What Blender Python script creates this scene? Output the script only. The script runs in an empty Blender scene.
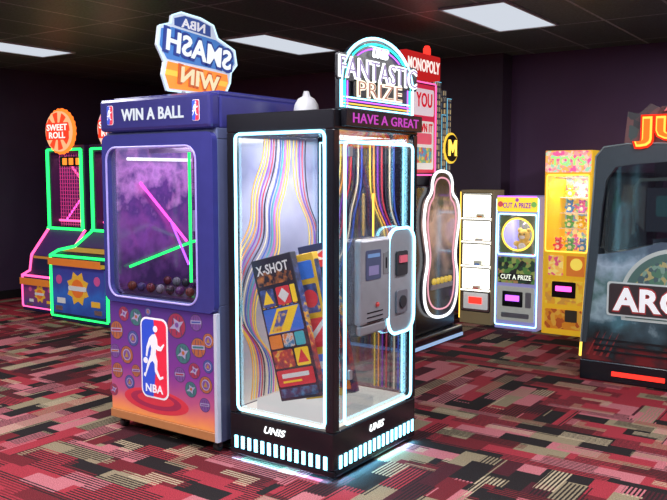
import bpy, math, random
from mathutils import Matrix, Vector
random.seed(7)
D=bpy.data
S=bpy.context.scene
COL=S.collection
try:
    S.view_settings.view_transform='Standard'
    S.view_settings.look='None'
except Exception: pass
W={}
TM=[Matrix.Identity(4)]
# ---------------------------------------------------------------- materials
_m={}
def M(name,col,rough=.5,metal=0.0,var=.12,scale=14.0,spec=.5):
    if name in _m: return _m[name]
    m=D.materials.new(name); m.use_nodes=True
    nt=m.node_tree; b=nt.nodes['Principled BSDF']
    b.inputs['Roughness'].default_value=rough; b.inputs['Metallic'].default_value=metal
    b.inputs['Specular IOR Level'].default_value=spec
    tc=nt.nodes.new('ShaderNodeTexCoord'); n=nt.nodes.new('ShaderNodeTexNoise'); n.inputs['Scale'].default_value=scale
    nt.links.new(tc.outputs['Object'],n.inputs['Vector'])
    r=nt.nodes.new('ShaderNodeValToRGB')
    r.color_ramp.elements[0].color=tuple(c*(1-var) for c in col)+(1,)
    r.color_ramp.elements[1].color=tuple(min(1,c*(1+var)) for c in col)+(1,)
    nt.links.new(n.outputs['Fac'],r.inputs['Fac']); nt.links.new(r.outputs['Color'],b.inputs['Base Color'])
    _m[name]=m; return m
def E(name,col,st=1.0):
    if name in _m: return _m[name]
    m=D.materials.new(name); m.use_nodes=True
    nt=m.node_tree; nt.nodes.clear()
    o=nt.nodes.new('ShaderNodeOutputMaterial'); e=nt.nodes.new('ShaderNodeEmission')
    e.inputs['Color'].default_value=col+(1,); e.inputs['Strength'].default_value=st
    nt.links.new(e.outputs[0],o.inputs[0]); _m[name]=m; return m
def P(name,col,em=.25,rough=.4):
    """diffuse + a little emission put in, for backlit prints and plain unlit parts"""
    if name in _m: return _m[name]
    m=M(name,col,rough); b=m.node_tree.nodes['Principled BSDF']
    b.inputs['Emission Color'].default_value=col+(1,); b.inputs['Emission Strength'].default_value=em
    return m
def GL(name,tint=(1,1,1),refl=.10,rough=.03):
    if name in _m: return _m[name]
    m=D.materials.new(name); m.use_nodes=True
    nt=m.node_tree; nt.nodes.clear()
    o=nt.nodes.new('ShaderNodeOutputMaterial'); t=nt.nodes.new('ShaderNodeBsdfTransparent'); g=nt.nodes.new('ShaderNodeBsdfGlossy')
    t.inputs['Color'].default_value=tint+(1,); g.inputs['Roughness'].default_value=rough
    lw=nt.nodes.new('ShaderNodeLayerWeight'); lw.inputs['Blend'].default_value=.2
    ma=nt.nodes.new('ShaderNodeMath'); ma.operation='MULTIPLY_ADD'; ma.inputs[1].default_value=.5; ma.inputs[2].default_value=refl*.5
    nt.links.new(lw.outputs['Fresnel'],ma.inputs[0])
    mx=nt.nodes.new('ShaderNodeMixShader'); nt.links.new(ma.outputs[0],mx.inputs[0]); nt.links.new(t.outputs[0],mx.inputs[1]); nt.links.new(g.outputs[0],mx.inputs[2])
    nt.links.new(mx.outputs[0],o.inputs[0]); _m[name]=m; return m
def RAMP(name,stops,axis='Z',em=.3,noise=0.0,rough=.4,nscale=7,detail=2):
    """gradient artwork, or painted haze and glow, over generated coordinates"""
    m=D.materials.new(name); m.use_nodes=True; nt=m.node_tree; b=nt.nodes['Principled BSDF']; b.inputs['Roughness'].default_value=rough
    tc=nt.nodes.new('ShaderNodeTexCoord'); sp=nt.nodes.new('ShaderNodeSeparateXYZ'); nt.links.new(tc.outputs['Generated'],sp.inputs[0])
    n=nt.nodes.new('ShaderNodeTexNoise'); n.inputs['Scale'].default_value=nscale; n.inputs['Detail'].default_value=detail; nt.links.new(tc.outputs['Object'],n.inputs['Vector'])
    sb=nt.nodes.new('ShaderNodeMath'); sb.operation='SUBTRACT'; sb.inputs[1].default_value=.5; nt.links.new(n.outputs['Fac'],sb.inputs[0])
    ma=nt.nodes.new('ShaderNodeMath'); ma.operation='MULTIPLY_ADD'; ma.inputs[1].default_value=noise
    nt.links.new(sb.outputs[0],ma.inputs[0]); nt.links.new(sp.outputs[axis],ma.inputs[2])
    r=nt.nodes.new('ShaderNodeValToRGB'); els=r.color_ramp.elements
    els[0].position=stops[0][0]; els[0].color=stops[0][1]+(1,); els[1].position=stops[-1][0]; els[1].color=stops[-1][1]+(1,)
    for p,c in stops[1:-1]:
        e=els.new(p); e.color=c+(1,)
    nt.links.new(ma.outputs[0],r.inputs['Fac']); nt.links.new(r.outputs['Color'],b.inputs['Base Color'])
    nt.links.new(r.outputs['Color'],b.inputs['Emission Color']); b.inputs['Emission Strength'].default_value=em
    return m
def ART(name,cols,scale=12,em=.3,rough=.4):
    """busy multi-colour print: voronoi cells through a constant ramp"""
    if name in _m: return _m[name]
    m=D.materials.new(name); m.use_nodes=True; nt=m.node_tree; b=nt.nodes['Principled BSDF']; b.inputs['Roughness'].default_value=rough
    tc=nt.nodes.new('ShaderNodeTexCoord'); v=nt.nodes.new('ShaderNodeTexVoronoi'); v.inputs['Scale'].default_value=scale
    nt.links.new(tc.outputs['Object'],v.inputs['Vector'])
    sp=nt.nodes.new('ShaderNodeSeparateColor'); nt.links.new(v.outputs['Color'],sp.inputs[0])
    r=nt.nodes.new('ShaderNodeValToRGB'); r.color_ramp.interpolation='CONSTANT'; els=r.color_ramp.elements
    els[0].position=0; els[0].color=cols[0]+(1,); els[1].position=1/len(cols); els[1].color=cols[1]+(1,)
    for i,c in enumerate(cols[2:]):
        e=els.new((i+2)/len(cols)); e.color=c+(1,)
    nt.links.new(sp.outputs[0],r.inputs['Fac']); nt.links.new(r.outputs['Color'],b.inputs['Base Color'])
    nt.links.new(r.outputs['Color'],b.inputs['Emission Color']); b.inputs['Emission Strength'].default_value=em
    _m[name]=m; return m
def WIN(name):
    """tower facade with rows of small lit windows"""
    m=D.materials.new(name); m.use_nodes=True; nt=m.node_tree; b=nt.nodes['Principled BSDF']
    tc=nt.nodes.new('ShaderNodeTexCoord'); s=nt.nodes.new('ShaderNodeSeparateXYZ'); c=nt.nodes.new('ShaderNodeCombineXYZ')
    ad=nt.nodes.new('ShaderNodeMath'); ad.operation='ADD'; nt.links.new(tc.outputs['Object'],s.inputs[0]); nt.links.new(s.outputs['X'],ad.inputs[0]); nt.links.new(s.outputs['Y'],ad.inputs[1])
    nt.links.new(ad.outputs[0],c.inputs[0]); nt.links.new(s.outputs['Z'],c.inputs[1])
    t=nt.nodes.new('ShaderNodeTexBrick'); t.offset=0; t.inputs['Scale'].default_value=1; t.inputs['Brick Width'].default_value=.035; t.inputs['Row Height'].default_value=.06; t.inputs['Mortar Size'].default_value=.009
    t.inputs['Color1'].default_value=(.60,.45,.20,1); t.inputs['Color2'].default_value=(.03,.07,.14,1); t.inputs['Mortar'].default_value=(.03,.03,.045,1)
    nt.links.new(c.outputs[0],t.inputs['Vector']); nt.links.new(t.outputs['Color'],b.inputs['Base Color']); nt.links.new(t.outputs['Color'],b.inputs['Emission Color']); b.inputs['Emission Strength'].default_value=.6
    return m
# ---------------------------------------------------------------- mesh helpers
def make(name,par,verts,faces,mats,mi=None,smooth=False,bevel=0):
    vs=[TM[0]@Vector(v) for v in verts]
    lo=[min(v[i] for v in vs) for i in range(3)]; hi=[max(v[i] for v in vs) for i in range(3)]
    c=Vector([(lo[i]+hi[i])/2 for i in range(3)])
    me=D.meshes.new(name); me.from_pydata([tuple(v-c) for v in vs],[],faces)
    if not isinstance(mats,(list,tuple)): mats=[mats]
    for m in mats: me.materials.append(m)
    if mi:
        for p,i in zip(me.polygons,mi): p.material_index=i
    if smooth:
        for p in me.polygons: p.use_smooth=True
    me.update()
    o=D.objects.new(name,me); COL.objects.link(o); o.location=c
    attach(o,par,c)
    if bevel:
        b=o.modifiers.new('bevel','BEVEL'); b.width=bevel; b.segments=2; b.limit_method='ANGLE'
    return o
def attach(o,par,c):
    W[o.name]=Vector(c)
    if par is not None:
        o.parent=par; o.matrix_parent_inverse=Matrix.Translation(-W[par.name])
def root(name,loc,label,cat,group=None):
    e=D.objects.new(name,None); e.empty_display_size=.2; COL.objects.link(e); e.location=loc; W[e.name]=Vector(loc)
    e['label']=label; e['category']=cat
    if group: e['group']=group
    return e
def top(o,label,cat,group=None):
    o['label']=label; o['category']=cat
    if group: o['group']=group
    return o
BF=[(0,3,2,1),(4,5,6,7),(0,1,5,4),(1,2,6,5),(2,3,7,6),(3,0,4,7)]
def boxes(name,par,lst,mats,bevel=0):
    V=[];F=[];MI=[]
    for t in lst:
        (x0,y0,z0),(x1,y1,z1)=t[0],t[1]; k=len(V)
        V+=[(x0,y0,z0),(x1,y0,z0),(x1,y1,z0),(x0,y1,z0),(x0,y0,z1),(x1,y0,z1),(x1,y1,z1),(x0,y1,z1)]
        F+=[tuple(i+k for i in f) for f in BF]; MI+=[t[2] if len(t)>2 else 0]*6
    return make(name,par,V,F,mats,MI,False,bevel)
def box(name,par,lo,hi,mat,bevel=0): return boxes(name,par,[(lo,hi)],mat,bevel)
FR={'-y':((1,0,0),(0,0,1),(0,-1,0)),'+x':((0,1,0),(0,0,1),(1,0,0)),'+y':((-1,0,0),(0,0,1),(0,1,0)),'-x':((0,-1,0),(0,0,1),(-1,0,0)),'+z':((1,0,0),(0,1,0),(0,0,1))}
def xf(f,o):
    U,V,N=[Vector(a) for a in FR[f]]; o=Vector(o)
    return lambda u,v,n=0:tuple(o+U*u+V*v+N*n)
def flat(name,par,polys,facing,origin,th,mats,bevel=0):
    """polys: list of (pts,matindex[,n offset]) in the face's u,v; extruded outward"""
    g=xf(facing,origin); V=[];F=[];MI=[]
    for t in polys:
        pts,mi=t[0],t[1]; n0=t[2] if len(t)>2 else 0
        A=sum(pts[i][0]*pts[(i+1)%len(pts)][1]-pts[(i+1)%len(pts)][0]*pts[i][1] for i in range(len(pts)))
        if A<0: pts=pts[::-1]
        k=len(V);L=len(pts)
        V+=[g(u,v,n0) for u,v in pts]+[g(u,v,n0+th) for u,v in pts]
        F.append(tuple(k+i for i in range(L))[::-1]); F.append(tuple(k+L+i for i in range(L)))
        MI+=[mi,mi]
        for i in range(L):
            j=(i+1)%L; F.append((k+i,k+j,k+L+j,k+L+i)); MI.append(mi)
    return make(name,par,V,F,mats,MI,False,bevel)
def rr(cx,cy,w,h,r,n=5):
    p=[]
    for (sx,sy,a0) in ((1,1,0),(-1,1,90),(-1,-1,180),(1,-1,270)):
        for i in range(n+1):
            a=math.radians(a0+90*i/n); p.append((cx+sx*(w/2-r)+r*math.cos(a),cy+sy*(h/2-r)+r*math.sin(a)))
    return p
def circ(cx,cy,r,n=20,ry=None,a0=0,a1=360):
    ry=ry or r
    m=n if a1-a0>=360 else n+1
    return [(cx+r*math.cos(math.radians(a0+(a1-a0)*i/n)),cy+ry*math.sin(math.radians(a0+(a1-a0)*i/n))) for i in range(m)]
# rr corner order fix: each corner must sweep outward from its own quadrant
def rr(cx,cy,w,h,r,n=5):
    p=[]
    for (sx,sy,a0) in ((1,1,0),(-1,1,90),(-1,-1,180),(1,-1,270)):
        for i in range(n+1):
            a=math.radians(a0+90*i/n); p.append((cx+sx*(w/2-r)+r*math.cos(a),cy+sy*(h/2-r)+r*math.sin(a)))
    return p
def rect(u0,v0,u1,v1): return [(u0,v0),(u1,v0),(u1,v1),(u0,v1)]
def tube(name,par,lines,r,mats,cyc=False,res=2):
    """lines: list of (pts3d,matindex)"""
    cu=D.curves.new('t','CURVE'); cu.dimensions='3D'; cu.bevel_depth=r; cu.bevel_resolution=res; cu.use_fill_caps=True
    if not isinstance(mats,(list,tuple)): mats=[mats]
    for m in mats: cu.materials.append(m)
    for pts,mi in lines:
        s=cu.splines.new('POLY'); s.points.add(len(pts)-1)
        for i,p in enumerate(pts): s.points[i].co=(p[0],p[1],p[2],1)
        s.use_cyclic_u=cyc; s.material_index=mi
    ob=D.objects.new('t',cu); me0=D.meshes.new_from_object(ob)
    V=[tuple(v.co) for v in me0.vertices]; F=[tuple(p.vertices) for p in me0.polygons]; MI=[p.material_index for p in me0.polygons]
    D.objects.remove(ob); D.curves.remove(cu); D.meshes.remove(me0)
    return make(name,par,V,F,mats,MI,True)
def ploop(facing,origin,pts): 
    g=xf(facing,origin); return [g(u,v) for u,v in pts]
def text(name,par,s,facing,c,w,h,mat,th=.006,mirror=False,rot=0,shear=0,off=.02):
    cu=D.curves.new('t','FONT'); cu.body=s; cu.size=1; cu.offset=off; cu.extrude=.02; cu.shear=shear; cu.resolution_u=3; cu.space_character=1.05
    cu.align_x='CENTER'
    ob=D.objects.new('t',cu); me0=D.meshes.new_from_object(ob)
    vs=[v.co.copy() for v in me0.vertices]; F=[tuple(p.vertices) for p in me0.polygons]
    D.objects.remove(ob); D.curves.remove(cu); D.meshes.remove(me0)
    x0=min(v.x for v in vs);x1=max(v.x for v in vs);y0=min(v.y for v in vs);y1=max(v.y for v in vs)
    g=xf(facing,c); V=[]; ca,sa=math.cos(math.radians(rot)),math.sin(math.radians(rot))
    for v in vs:
        u=((v.x-x0)/(x1-x0)-.5)*w; q=((v.y-y0)/(y1-y0)-.5)*h
        if mirror: u=-u
        V.append(g(u*ca-q*sa,u*sa+q*ca,(v.z/.02*.5+.5)*th))
    if mirror: F=[f[::-1] for f in F]
    return make(name,par,V,F,mat)
def lathe(name,par,prof,c,mat,n=20,axis='z',smooth=True):
    V=[];F=[]
    for r,z in prof:
        for i in range(n):
            a=2*math.pi*i/n; p=(r*math.cos(a),r*math.sin(a),z)
            if axis=='y': p=(p[0],p[2],p[1])
            if axis=='x': p=(p[2],p[0],p[1])
            V.append((c[0]+p[0],c[1]+p[1],c[2]+p[2]))
    for k in range(len(prof)-1):
        for i in range(n):
            j=(i+1)%n; F.append((k*n+i,k*n+j,(k+1)*n+j,(k+1)*n+i))
    F.append(tuple(range(n))[::-1]); F.append(tuple((len(prof)-1)*n+i for i in range(n)))
    return make(name,par,V,F,mat,None,smooth)
def sph(c,r,nu=12,nv=8,s=(1,1,1)):
    V=[(c[0],c[1],c[2]-r*s[2])];F=[]
    for k in range(1,nv):
        a=-math.pi/2+math.pi*k/nv
        for i in range(nu):
            b=2*math.pi*i/nu; V.append((c[0]+r*s[0]*math.cos(a)*math.cos(b),c[1]+r*s[1]*math.cos(a)*math.sin(b),c[2]+r*s[2]*math.sin(a)))
    V.append((c[0],c[1],c[2]+r*s[2])); L=len(V)-1
    for i in range(nu):
        j=(i+1)%nu; F.append((0,1+j,1+i)); F.append((L,L-nu+i,L-nu+j))
        for k in range(nv-2): F.append((1+k*nu+i,1+k*nu+j,1+(k+1)*nu+j,1+(k+1)*nu+i))
    return V,F
def spheres(name,par,lst,mats):
    V=[];F=[];MI=[]
    for t in lst:
        v,f=sph(t[0],t[1],s=t[2] if len(t)>2 else (1,1,1)); k=len(V); V+=v; F+=[tuple(i+k for i in q) for q in f]; MI+=[t[3] if len(t)>3 else 0]*len(f)
    return make(name,par,V,F,mats,MI,True)
def area(loc,sx,sy,power,col=(1,1,1),rot=(0,0,0),name='ceiling_lamp'):
    l=D.lights.new(name,'AREA'); l.shape='RECTANGLE'; l.size=sx; l.size_y=sy; l.energy=power; l.color=col
    o=D.objects.new(name,l); COL.objects.link(o); o.location=loc; o.rotation_euler=rot; return o
def casters(par,x0,x1,y0,y1,h=.07):
    for x in (x0+.06,x1-.06):
        for y in (y0+.06,y1-.06):
            w=lathe('caster',par,[(.008,-.014),(.03,-.014),(.03,.014),(.008,.014)],(x,y,.031),M('caster rubber',(.03,.03,.03),.5),14,'x')
            boxes('caster_fork',w,[((x-.022,y-.012,.03),(x-.016,y+.012,h)),((x+.016,y-.012,.03),(x+.022,y+.012,h)),((x-.022,y-.02,h-.008),(x+.022,y+.02,h))],M('caster steel',(.5,.5,.52),.3,.9))
# common materials
BLACK=M('black laminate',(.010,.010,.014),.22); DARK=M('charcoal panel',(.025,.025,.032),.5)
WHITE=M('white plastic',(.75,.75,.78),.4); GREY=M('grey metal',(.36,.37,.41),.3,.4)
STEEL=M('brushed steel',(.6,.6,.62),.3,.9)
CYAN=E('ice white light',(.30,.78,1.0),4.2); MAG=E('magenta light',(1,.08,.55),3.0); GREEN=E('green light',(.02,1,.14),2.6)
PINK=E('pink light',(1,.10,.34),2.2); YEL=E('yellow light',(1,.62,.08),2.2); REDL=E('red light',(1,.03,.02),2.2)
WL=E('white light',(.95,.97,1),1.8); ORL=E('orange light',(1,.25,.03),1.6); PURL=E('purple light',(.5,.12,1),2.2); BLUEL=E('blue light',(.08,.3,1),2.2)
GLASS=GL('clear glass',(.97,.98,1),.10)
# ================================================================ ROOM
X0,X1,Y0,Y1,H=-9.375,2.6,-1.6,8.76,2.95
def struct(o): o['kind']='structure'; return o
# carpet
m=D.materials.new('patchwork carpet'); m.use_nodes=True; nt=m.node_tree; b=nt.nodes['Principled BSDF']; b.inputs['Roughness'].default_value=.95; b.inputs['Specular IOR Level'].default_value=.15
N=nt.nodes.new; Lk=nt.links.new
tc=N('ShaderNodeTexCoord')
nz=N('ShaderNodeTexNoise'); nz.inputs['Scale'].default_value=120; nz.inputs['Detail'].default_value=1; Lk(tc.outputs['Object'],nz.inputs['Vector'])
vs_=N('ShaderNodeVectorMath'); vs_.operation='SUBTRACT'; vs_.inputs[1].default_value=(.5,.5,.5); Lk(nz.outputs['Color'],vs_.inputs[0])
vm=N('ShaderNodeVectorMath'); vm.operation='SCALE'; vm.inputs['Scale'].default_value=.007; Lk(vs_.outputs[0],vm.inputs[0])
va=N('ShaderNodeVectorMath'); va.operation='ADD'; Lk(tc.outputs['Object'],va.inputs[0]); Lk(vm.outputs[0],va.inputs[1])
CO=va.outputs[0]
def brick(w,h,rot,off,seed):
    mp=N('ShaderNodeMapping'); mp.inputs['Rotation'].default_value=(0,0,rot); mp.inputs['Location'].default_value=(seed*3.17,seed*1.71,0); Lk(CO,mp.inputs['Vector'])
    t=N('ShaderNodeTexBrick'); t.inputs['Color1'].default_value=(0,0,0,1); t.inputs['Color2'].default_value=(1,1,1,1); t.inputs['Mortar Size'].default_value=0; t.inputs['Scale'].default_value=1
    t.inputs['Brick Width'].default_value=w; t.inputs['Row Height'].default_value=h; t.offset=off; t.inputs['Bias'].default_value=0
    Lk(mp.outputs[0],t.inputs['Vector']); return t.outputs['Color']
def pal(inp,cols):
    r=N('ShaderNodeValToRGB'); r.color_ramp.interpolation='CONSTANT'; e=r.color_ramp.elements
    e[0].position=0; e[0].color=cols[0][1]+(1,); e[1].position=cols[1][0]; e[1].color=cols[1][1]+(1,)
    for p,c in cols[2:]:
        q=e.new(p); q.color=c+(1,)
    Lk(inp,r.inputs['Fac']); return r.outputs['Color']
K=(.016,.012,.013); MR=(.13,.014,.020); RD=(.30,.028,.042); RS=(.42,.13,.15); CR=(.40,.32,.21); OL=(.24,.19,.12); DP=(.06,.012,.018)
A1=pal(brick(.30,.13,0,.5,1),[(0,K),(.14,RD),(.42,MR),(.55,RS),(.72,K),(.80,OL),(.87,RD)])
A2=pal(brick(.30,.13,math.pi/2,.37,2),[(0,OL),(.10,K),(.26,RD),(.52,MR),(.64,RS),(.82,DP)])
B1=pal(brick(.30,.13,0,.5,9),[(0,K),(.24,CR),(.40,K),(.56,MR),(.70,K),(.86,OL)])
B2=pal(brick(.30,.13,math.pi/2,.37,8),[(0,K),(.20,CR),(.36,K),(.56,RS),(.74,K),(.86,OL)])
sel=pal(brick(.60,.39,0,.5,4),[(0,(0,0,0)),(.5,(1,1,1))])
def mix(f,a,c):
    x=N('ShaderNodeMix'); x.data_type='RGBA'; Lk(f,x.inputs[0]); Lk(a,x.inputs[6]); Lk(c,x.inputs[7]); return x.outputs[2]
def stripes(axis,freq):
    sp=N('ShaderNodeSeparateXYZ'); Lk(CO,sp.inputs[0])
    s=N('ShaderNodeMath'); s.operation='MULTIPLY'; s.inputs[1].default_value=freq; Lk(sp.outputs[axis],s.inputs[0])
    q=N('ShaderNodeMath'); q.operation='SINE'; Lk(s.outputs[0],q.inputs[0])
    g=N('ShaderNodeMath'); g.operation='GREATER_THAN'; g.inputs[1].default_value=.0; Lk(q.outputs[0],g.inputs[0]); return g.outputs[0]
fq=2*math.pi/.0217
def gate(seed,w,h,rot):
    return pal(brick(w,h,rot,.5,seed),[(0,(0,0,0)),(.45,(1,1,1))])
def mul(a,c):
    q=N('ShaderNodeMath'); q.operation='MULTIPLY'; Lk(a,q.inputs[0]); Lk(c,q.inputs[1]); return q.outputs[0]
L1=mix(mul(stripes('Y',fq),gate(6,.30,.13,0)),A1,B1)
L2=mix(mul(stripes('X',fq),gate(7,.30,.13,math.pi/2)),A2,B2)
base2=mix(sel,L1,L2)
fz=N('ShaderNodeTexNoise'); fz.inputs['Scale'].default_value=190; fz.inputs['Detail'].default_value=3; Lk(tc.outputs['Object'],fz.inputs['Vector'])
fr=N('ShaderNodeValToRGB'); fr.color_ramp.elements[0].position=.30; fr.color_ramp.elements[0].color=(.40,.40,.40,1); fr.color_ramp.elements[1].position=.72; fr.color_ramp.elements[1].color=(1.45,1.45,1.45,1); Lk(fz.outputs['Fac'],fr.inputs['Fac'])
mm=N('ShaderNodeMix'); mm.data_type='RGBA'; mm.blend_type='MULTIPLY'; mm.inputs[0].default_value=1; Lk(base2,mm.inputs[6]); Lk(fr.outputs['Color'],mm.inputs[7])
Lk(mm.outputs[2],b.inputs['Base Color'])
bp=N('ShaderNodeBump'); bp.inputs['Strength'].default_value=.5; bp.inputs['Distance'].default_value=.005; Lk(fz.outputs['Fac'],bp.inputs['Height']); Lk(bp.outputs[0],b.inputs['Normal'])
fl=make('floor',None,[(X0,Y0,0),(X1,Y0,0),(X1,Y1,0),(X0,Y1,0)],[(0,1,2,3)],m); fl.location=(fl.location.x,fl.location.y,0); struct(fl)
# ceiling
m=D.materials.new('dark ceiling tiles'); m.use_nodes=True; nt=m.node_tree; b=nt.nodes['Principled BSDF']; b.inputs['Roughness'].default_value=.45
tcx=nt.nodes.new('ShaderNodeTexCoord'); t=nt.nodes.new('ShaderNodeTexBrick'); t.offset=0
mpp=nt.nodes.new('ShaderNodeMapping'); mpp.inputs['Rotation'].default_value=(0,0,math.pi/2); nt.links.new(tcx.outputs['Object'],mpp.inputs['Vector'])
t.inputs['Color1'].default_value=(.070,.098,.086,1); t.inputs['Color2'].default_value=(.090,.122,.108,1); t.inputs['Mortar'].default_value=(.38,.39,.41,1); t.inputs['Scale'].default_value=1
t.inputs['Brick Width'].default_value=1.22; t.inputs['Row Height'].default_value=.61; t.inputs['Mortar Size'].default_value=.012
sn=nt.nodes.new('ShaderNodeTexNoise'); sn.inputs['Scale'].default_value=45; nt.links.new(tcx.outputs['Object'],sn.inputs['Vector'])
sr=nt.nodes.new('ShaderNodeValToRGB'); sr.color_ramp.elements[0].position=.35; sr.color_ramp.elements[0].color=(.6,.6,.6,1); sr.color_ramp.elements[1].position=.7; sr.color_ramp.elements[1].color=(1.3,1.3,1.3,1); nt.links.new(sn.outputs['Fac'],sr.inputs['Fac'])
mx=nt.nodes.new('ShaderNodeMix'); mx.data_type='RGBA'; mx.blend_type='MULTIPLY'; mx.inputs[0].default_value=1
nt.links.new(mpp.outputs[0],t.inputs['Vector']); nt.links.new(t.outputs['Color'],mx.inputs[6]); nt.links.new(sr.outputs['Color'],mx.inputs[7]); nt.links.new(mx.outputs[2],b.inputs['Base Color'])
struct(box('ceiling',None,(X0,Y0,H),(X1,Y1,H+.05),m))
WP=M('dark plum wall paint',(.048,.028,.062),.55,0,.15,3); WP2=M('dark plum accent paint',(.078,.034,.098),.55,0,.12,3)
struct(box('wall_back',None,(X0,Y1,0),(X1,Y1+.08,H),WP2))
struct(box('wall_left',None,(X0-.08,Y0,0),(X0,Y1,H),WP))
struct(box('wall_right',None,(X1,Y0,0),(X1+.08,Y1,H),WP))
struct(box('wall_front',None,(X0,Y0-.08,0),(X1,Y0,H),WP))
struct(box('trim_1',None,(-5.3,8.5,0),(-3.65,Y1-.001,H-.001),M('charcoal pilaster paint',(.046,.027,.056),.55)))
BB=M('black baseboard vinyl',(.008,.008,.009),.5)
struct(box('baseboard_left',None,(X0,Y0,0),(X0+.015,Y1,.11),BB))
struct(box('baseboard_back',None,(-3.64,Y1-.015,0),(X1,Y1,.11),BB))
DIFF=E('troffer diffuser',(.74,.79,.88),.88)
for (a0,a1,b0,b1) in ((-8.05,-7.47,4.5,5.72),(-5.55,-5.0,6.0,7.25),(-3.13,-2.55,5.95,7.17)):
    r=root('ceiling_light_panel',((a0+a1)/2,(b0+b1)/2,H),'flat white rectangular troffer light set in dark tiled ceiling','ceiling light','ceiling troffer lights')
    box('diffuser',r,(a0+.02,b0+.02,H-.012),(a1-.02,b1-.02,H-.002),DIFF)
    boxes('frame',r,[((a0,b0,H-.018),(a0+.02,b1,H-.001)),((a1-.02,b0,H-.018),(a1,b1,H-.001)),((a0+.02,b0,H-.018),(a1-.02,b0+.02,H-.001)),((a0+.02,b1-.02,H-.018),(a1-.02,b1,H-.001))],M('troffer frame',(.5,.5,.5),.4))
for (x,y,p) in ((-5.3,2.6,80),(-2.6,2.4,62),(-2.6,-.2,75),(-.4,4.4,85),(-.2,1.6,80),(-5.3,.2,80),(-.2,6.9,75),(-7.9,2.2,70)):
    area((x,y,H-.02),.6,1.2,p,(.97,.96,1))
# ================================================================ PRIZE CABINET (A)
ax0,ax1,ay0,ay1=-3.03,-2.31,3.30,4.16; AH=1.93
A=root('prize_display_cabinet',((ax0+ax1)/2,(ay0+ay1)/2,0),'tall black glass-sided prize game cabinet edged with ice-white light strips','arcade machine')
casters(A,ax0,ax1,ay0,ay1,.062)
boxes('base',A,[((ax0,ay0,.063),(ax1,ay1,.265)),((ax0,ay0,.025),(ax1,ay0+.02,.0629)),((ax1-.02,ay0+.0201,.025),(ax1,ay1,.0629))],BLACK,.008)
WHF=E('lit cabinet deck',(1,.97,.88),.95)  # white deck, its brightly lit look put in as emission
box('display_deck',A,(ax0+.04,ay0+.04,.266),(ax1-.04,ay1-.04,.285),WHF)
boxes('frame',A,[((ax0,ay0,.266),(ax0+.05,ay0+.05,1.83)),((ax1-.055,ay0,.266),(ax1,ay0+.055,1.83)),((ax0,ay1-.05,.266),(ax0+.05,ay1,1.83)),((ax1-.05,ay1-.05,.266),(ax1,ay1,1.83)),((ax0,ay0,1.83),(ax1,ay1,AH))],BLACK,.006)
BKP=RAMP('painted mirror backing',[(0,(.62,.58,.54)),(.25,(.36,.34,.38)),(.5,(.18,.18,.27)),(.7,(.30,.31,.44)),(.85,(.14,.15,.25)),(1,(.26,.28,.40))],'Z',.2,.45,.10,3,2)  # mirror haze painted in as tone bands with a little emission
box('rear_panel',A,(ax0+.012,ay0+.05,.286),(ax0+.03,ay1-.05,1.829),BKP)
box('side_panel',A,(ax0+.051,ay1-.03,.286),(ax1-.051,ay1-.024,1.829),GL('tinted side glass',(.55,.68,.80),.45,.02))
rc=[(.16,.02,.34),(.70,.34,.03),(.02,.06,.35),(.40,.03,.05),(.65,.48,.06),(.03,.24,.32),(.015,.015,.03),(.70,.28,.05),(.40,.08,.36),(.55,.48,.36)]
RM=[P('ribbon %d'%i,c,.4) for i,c in enumerate(rc)]
def ribbons(facing,origin,starts,v0,v1,wd,fn,mi0=0,lim=(3.37,4.09)):
    polys=[];st=48
    for k,ub in enumerate(starts):
        pts=[(min(max(ub+fn((i/st),k),lim[0]),lim[1]),v0+(v1-v0)*i/st) for i in range(st+1)]
        for i in range(st):
            (a,b1),(c,d1)=pts[i],pts[i+1]
            polys.append(([(a-wd,b1),(a+wd,b1),(c+wd,d1),(c-wd,d1)],(k*3+mi0)%len(RM),(k%3)*.0006))
    return flat('wavy_track_graphic',A,polys,facing,origin,.002,RM)
f1=lambda w,k: .11*math.tanh(14*(w-.62+.012*k))-.09*math.tanh(14*(w-.30+.010*k))+.02*math.sin(w*14+k*.06)+.04*math.tanh(16*(w-.86+.010*k))
ribbons('+x',(ax0+.031,0,0),[3.51+.021*k for k in range(12)],.30,1.81,.0042,f1,1)
ribbons('+x',(ax0+.031,0,0),[3.89+.030*k for k in range(5)],.30,1.81,.0038,lambda w,k:-.07*math.tanh(14*(w-.72+.01*k))+.05*math.tanh(12*(w-.35))+.015*math.sin(w*12),4)
LM=(-2.965,-2.385)
ribbons('-y',(0,ay1-.031,0),[-2.90+.026*k for k in range(8)],.30,1.81,.0046,lambda w,k:.06*math.tanh(14*(w-.6+.010*k))-.05*math.tanh(14*(w-.25))+.03*math.tanh(16*(w-.82+.01*k)),1,LM)
ribbons('-y',(0,ay1-.031,0),[-2.60+.028*k for k in range(7)],.30,1.81,.0046,lambda w,k:-.06*math.tanh(14*(w-.7+.010*k))+.04*math.tanh(14*(w-.4)),4,LM)
box('glass_pane',A,(ax0+.05,ay0+.012,.30),(ax1-.055,ay0+.016,1.83),GLASS)
box('glass_pane',A,(ax1-.02,ay0+.055,.30),(ax1-.016,ay1-.05,1.83),GLASS)
tube('light_strip',A,[(ploop('-y',(0,ay0-.004,0),rr(-2.663,1.055,.60,1.53,.03)),0)],.008,CYAN,True)
tube('light_strip',A,[(ploop('+x',(ax1+.004,0,0),rr(3.745,1.03,.70,1.48,.03)),0)],.008,CYAN,True)
tube('light_strip',A,[([(ax0+.055,ay1-.06,.30),(ax0+.055,ay1-.06,1.80)],0)],.005,CYAN)
tube('light_strip',A,[([(ax1-.06,ay1-.06,.30),(ax1-.06,ay1-.06,1.80)],0)],.005,CYAN)
tube('light_strip',A,[([(ax0+.055,ay1-.06,1.80),(ax1-.06,ay1-.06,1.80)],0)],.005,CYAN)
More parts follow.
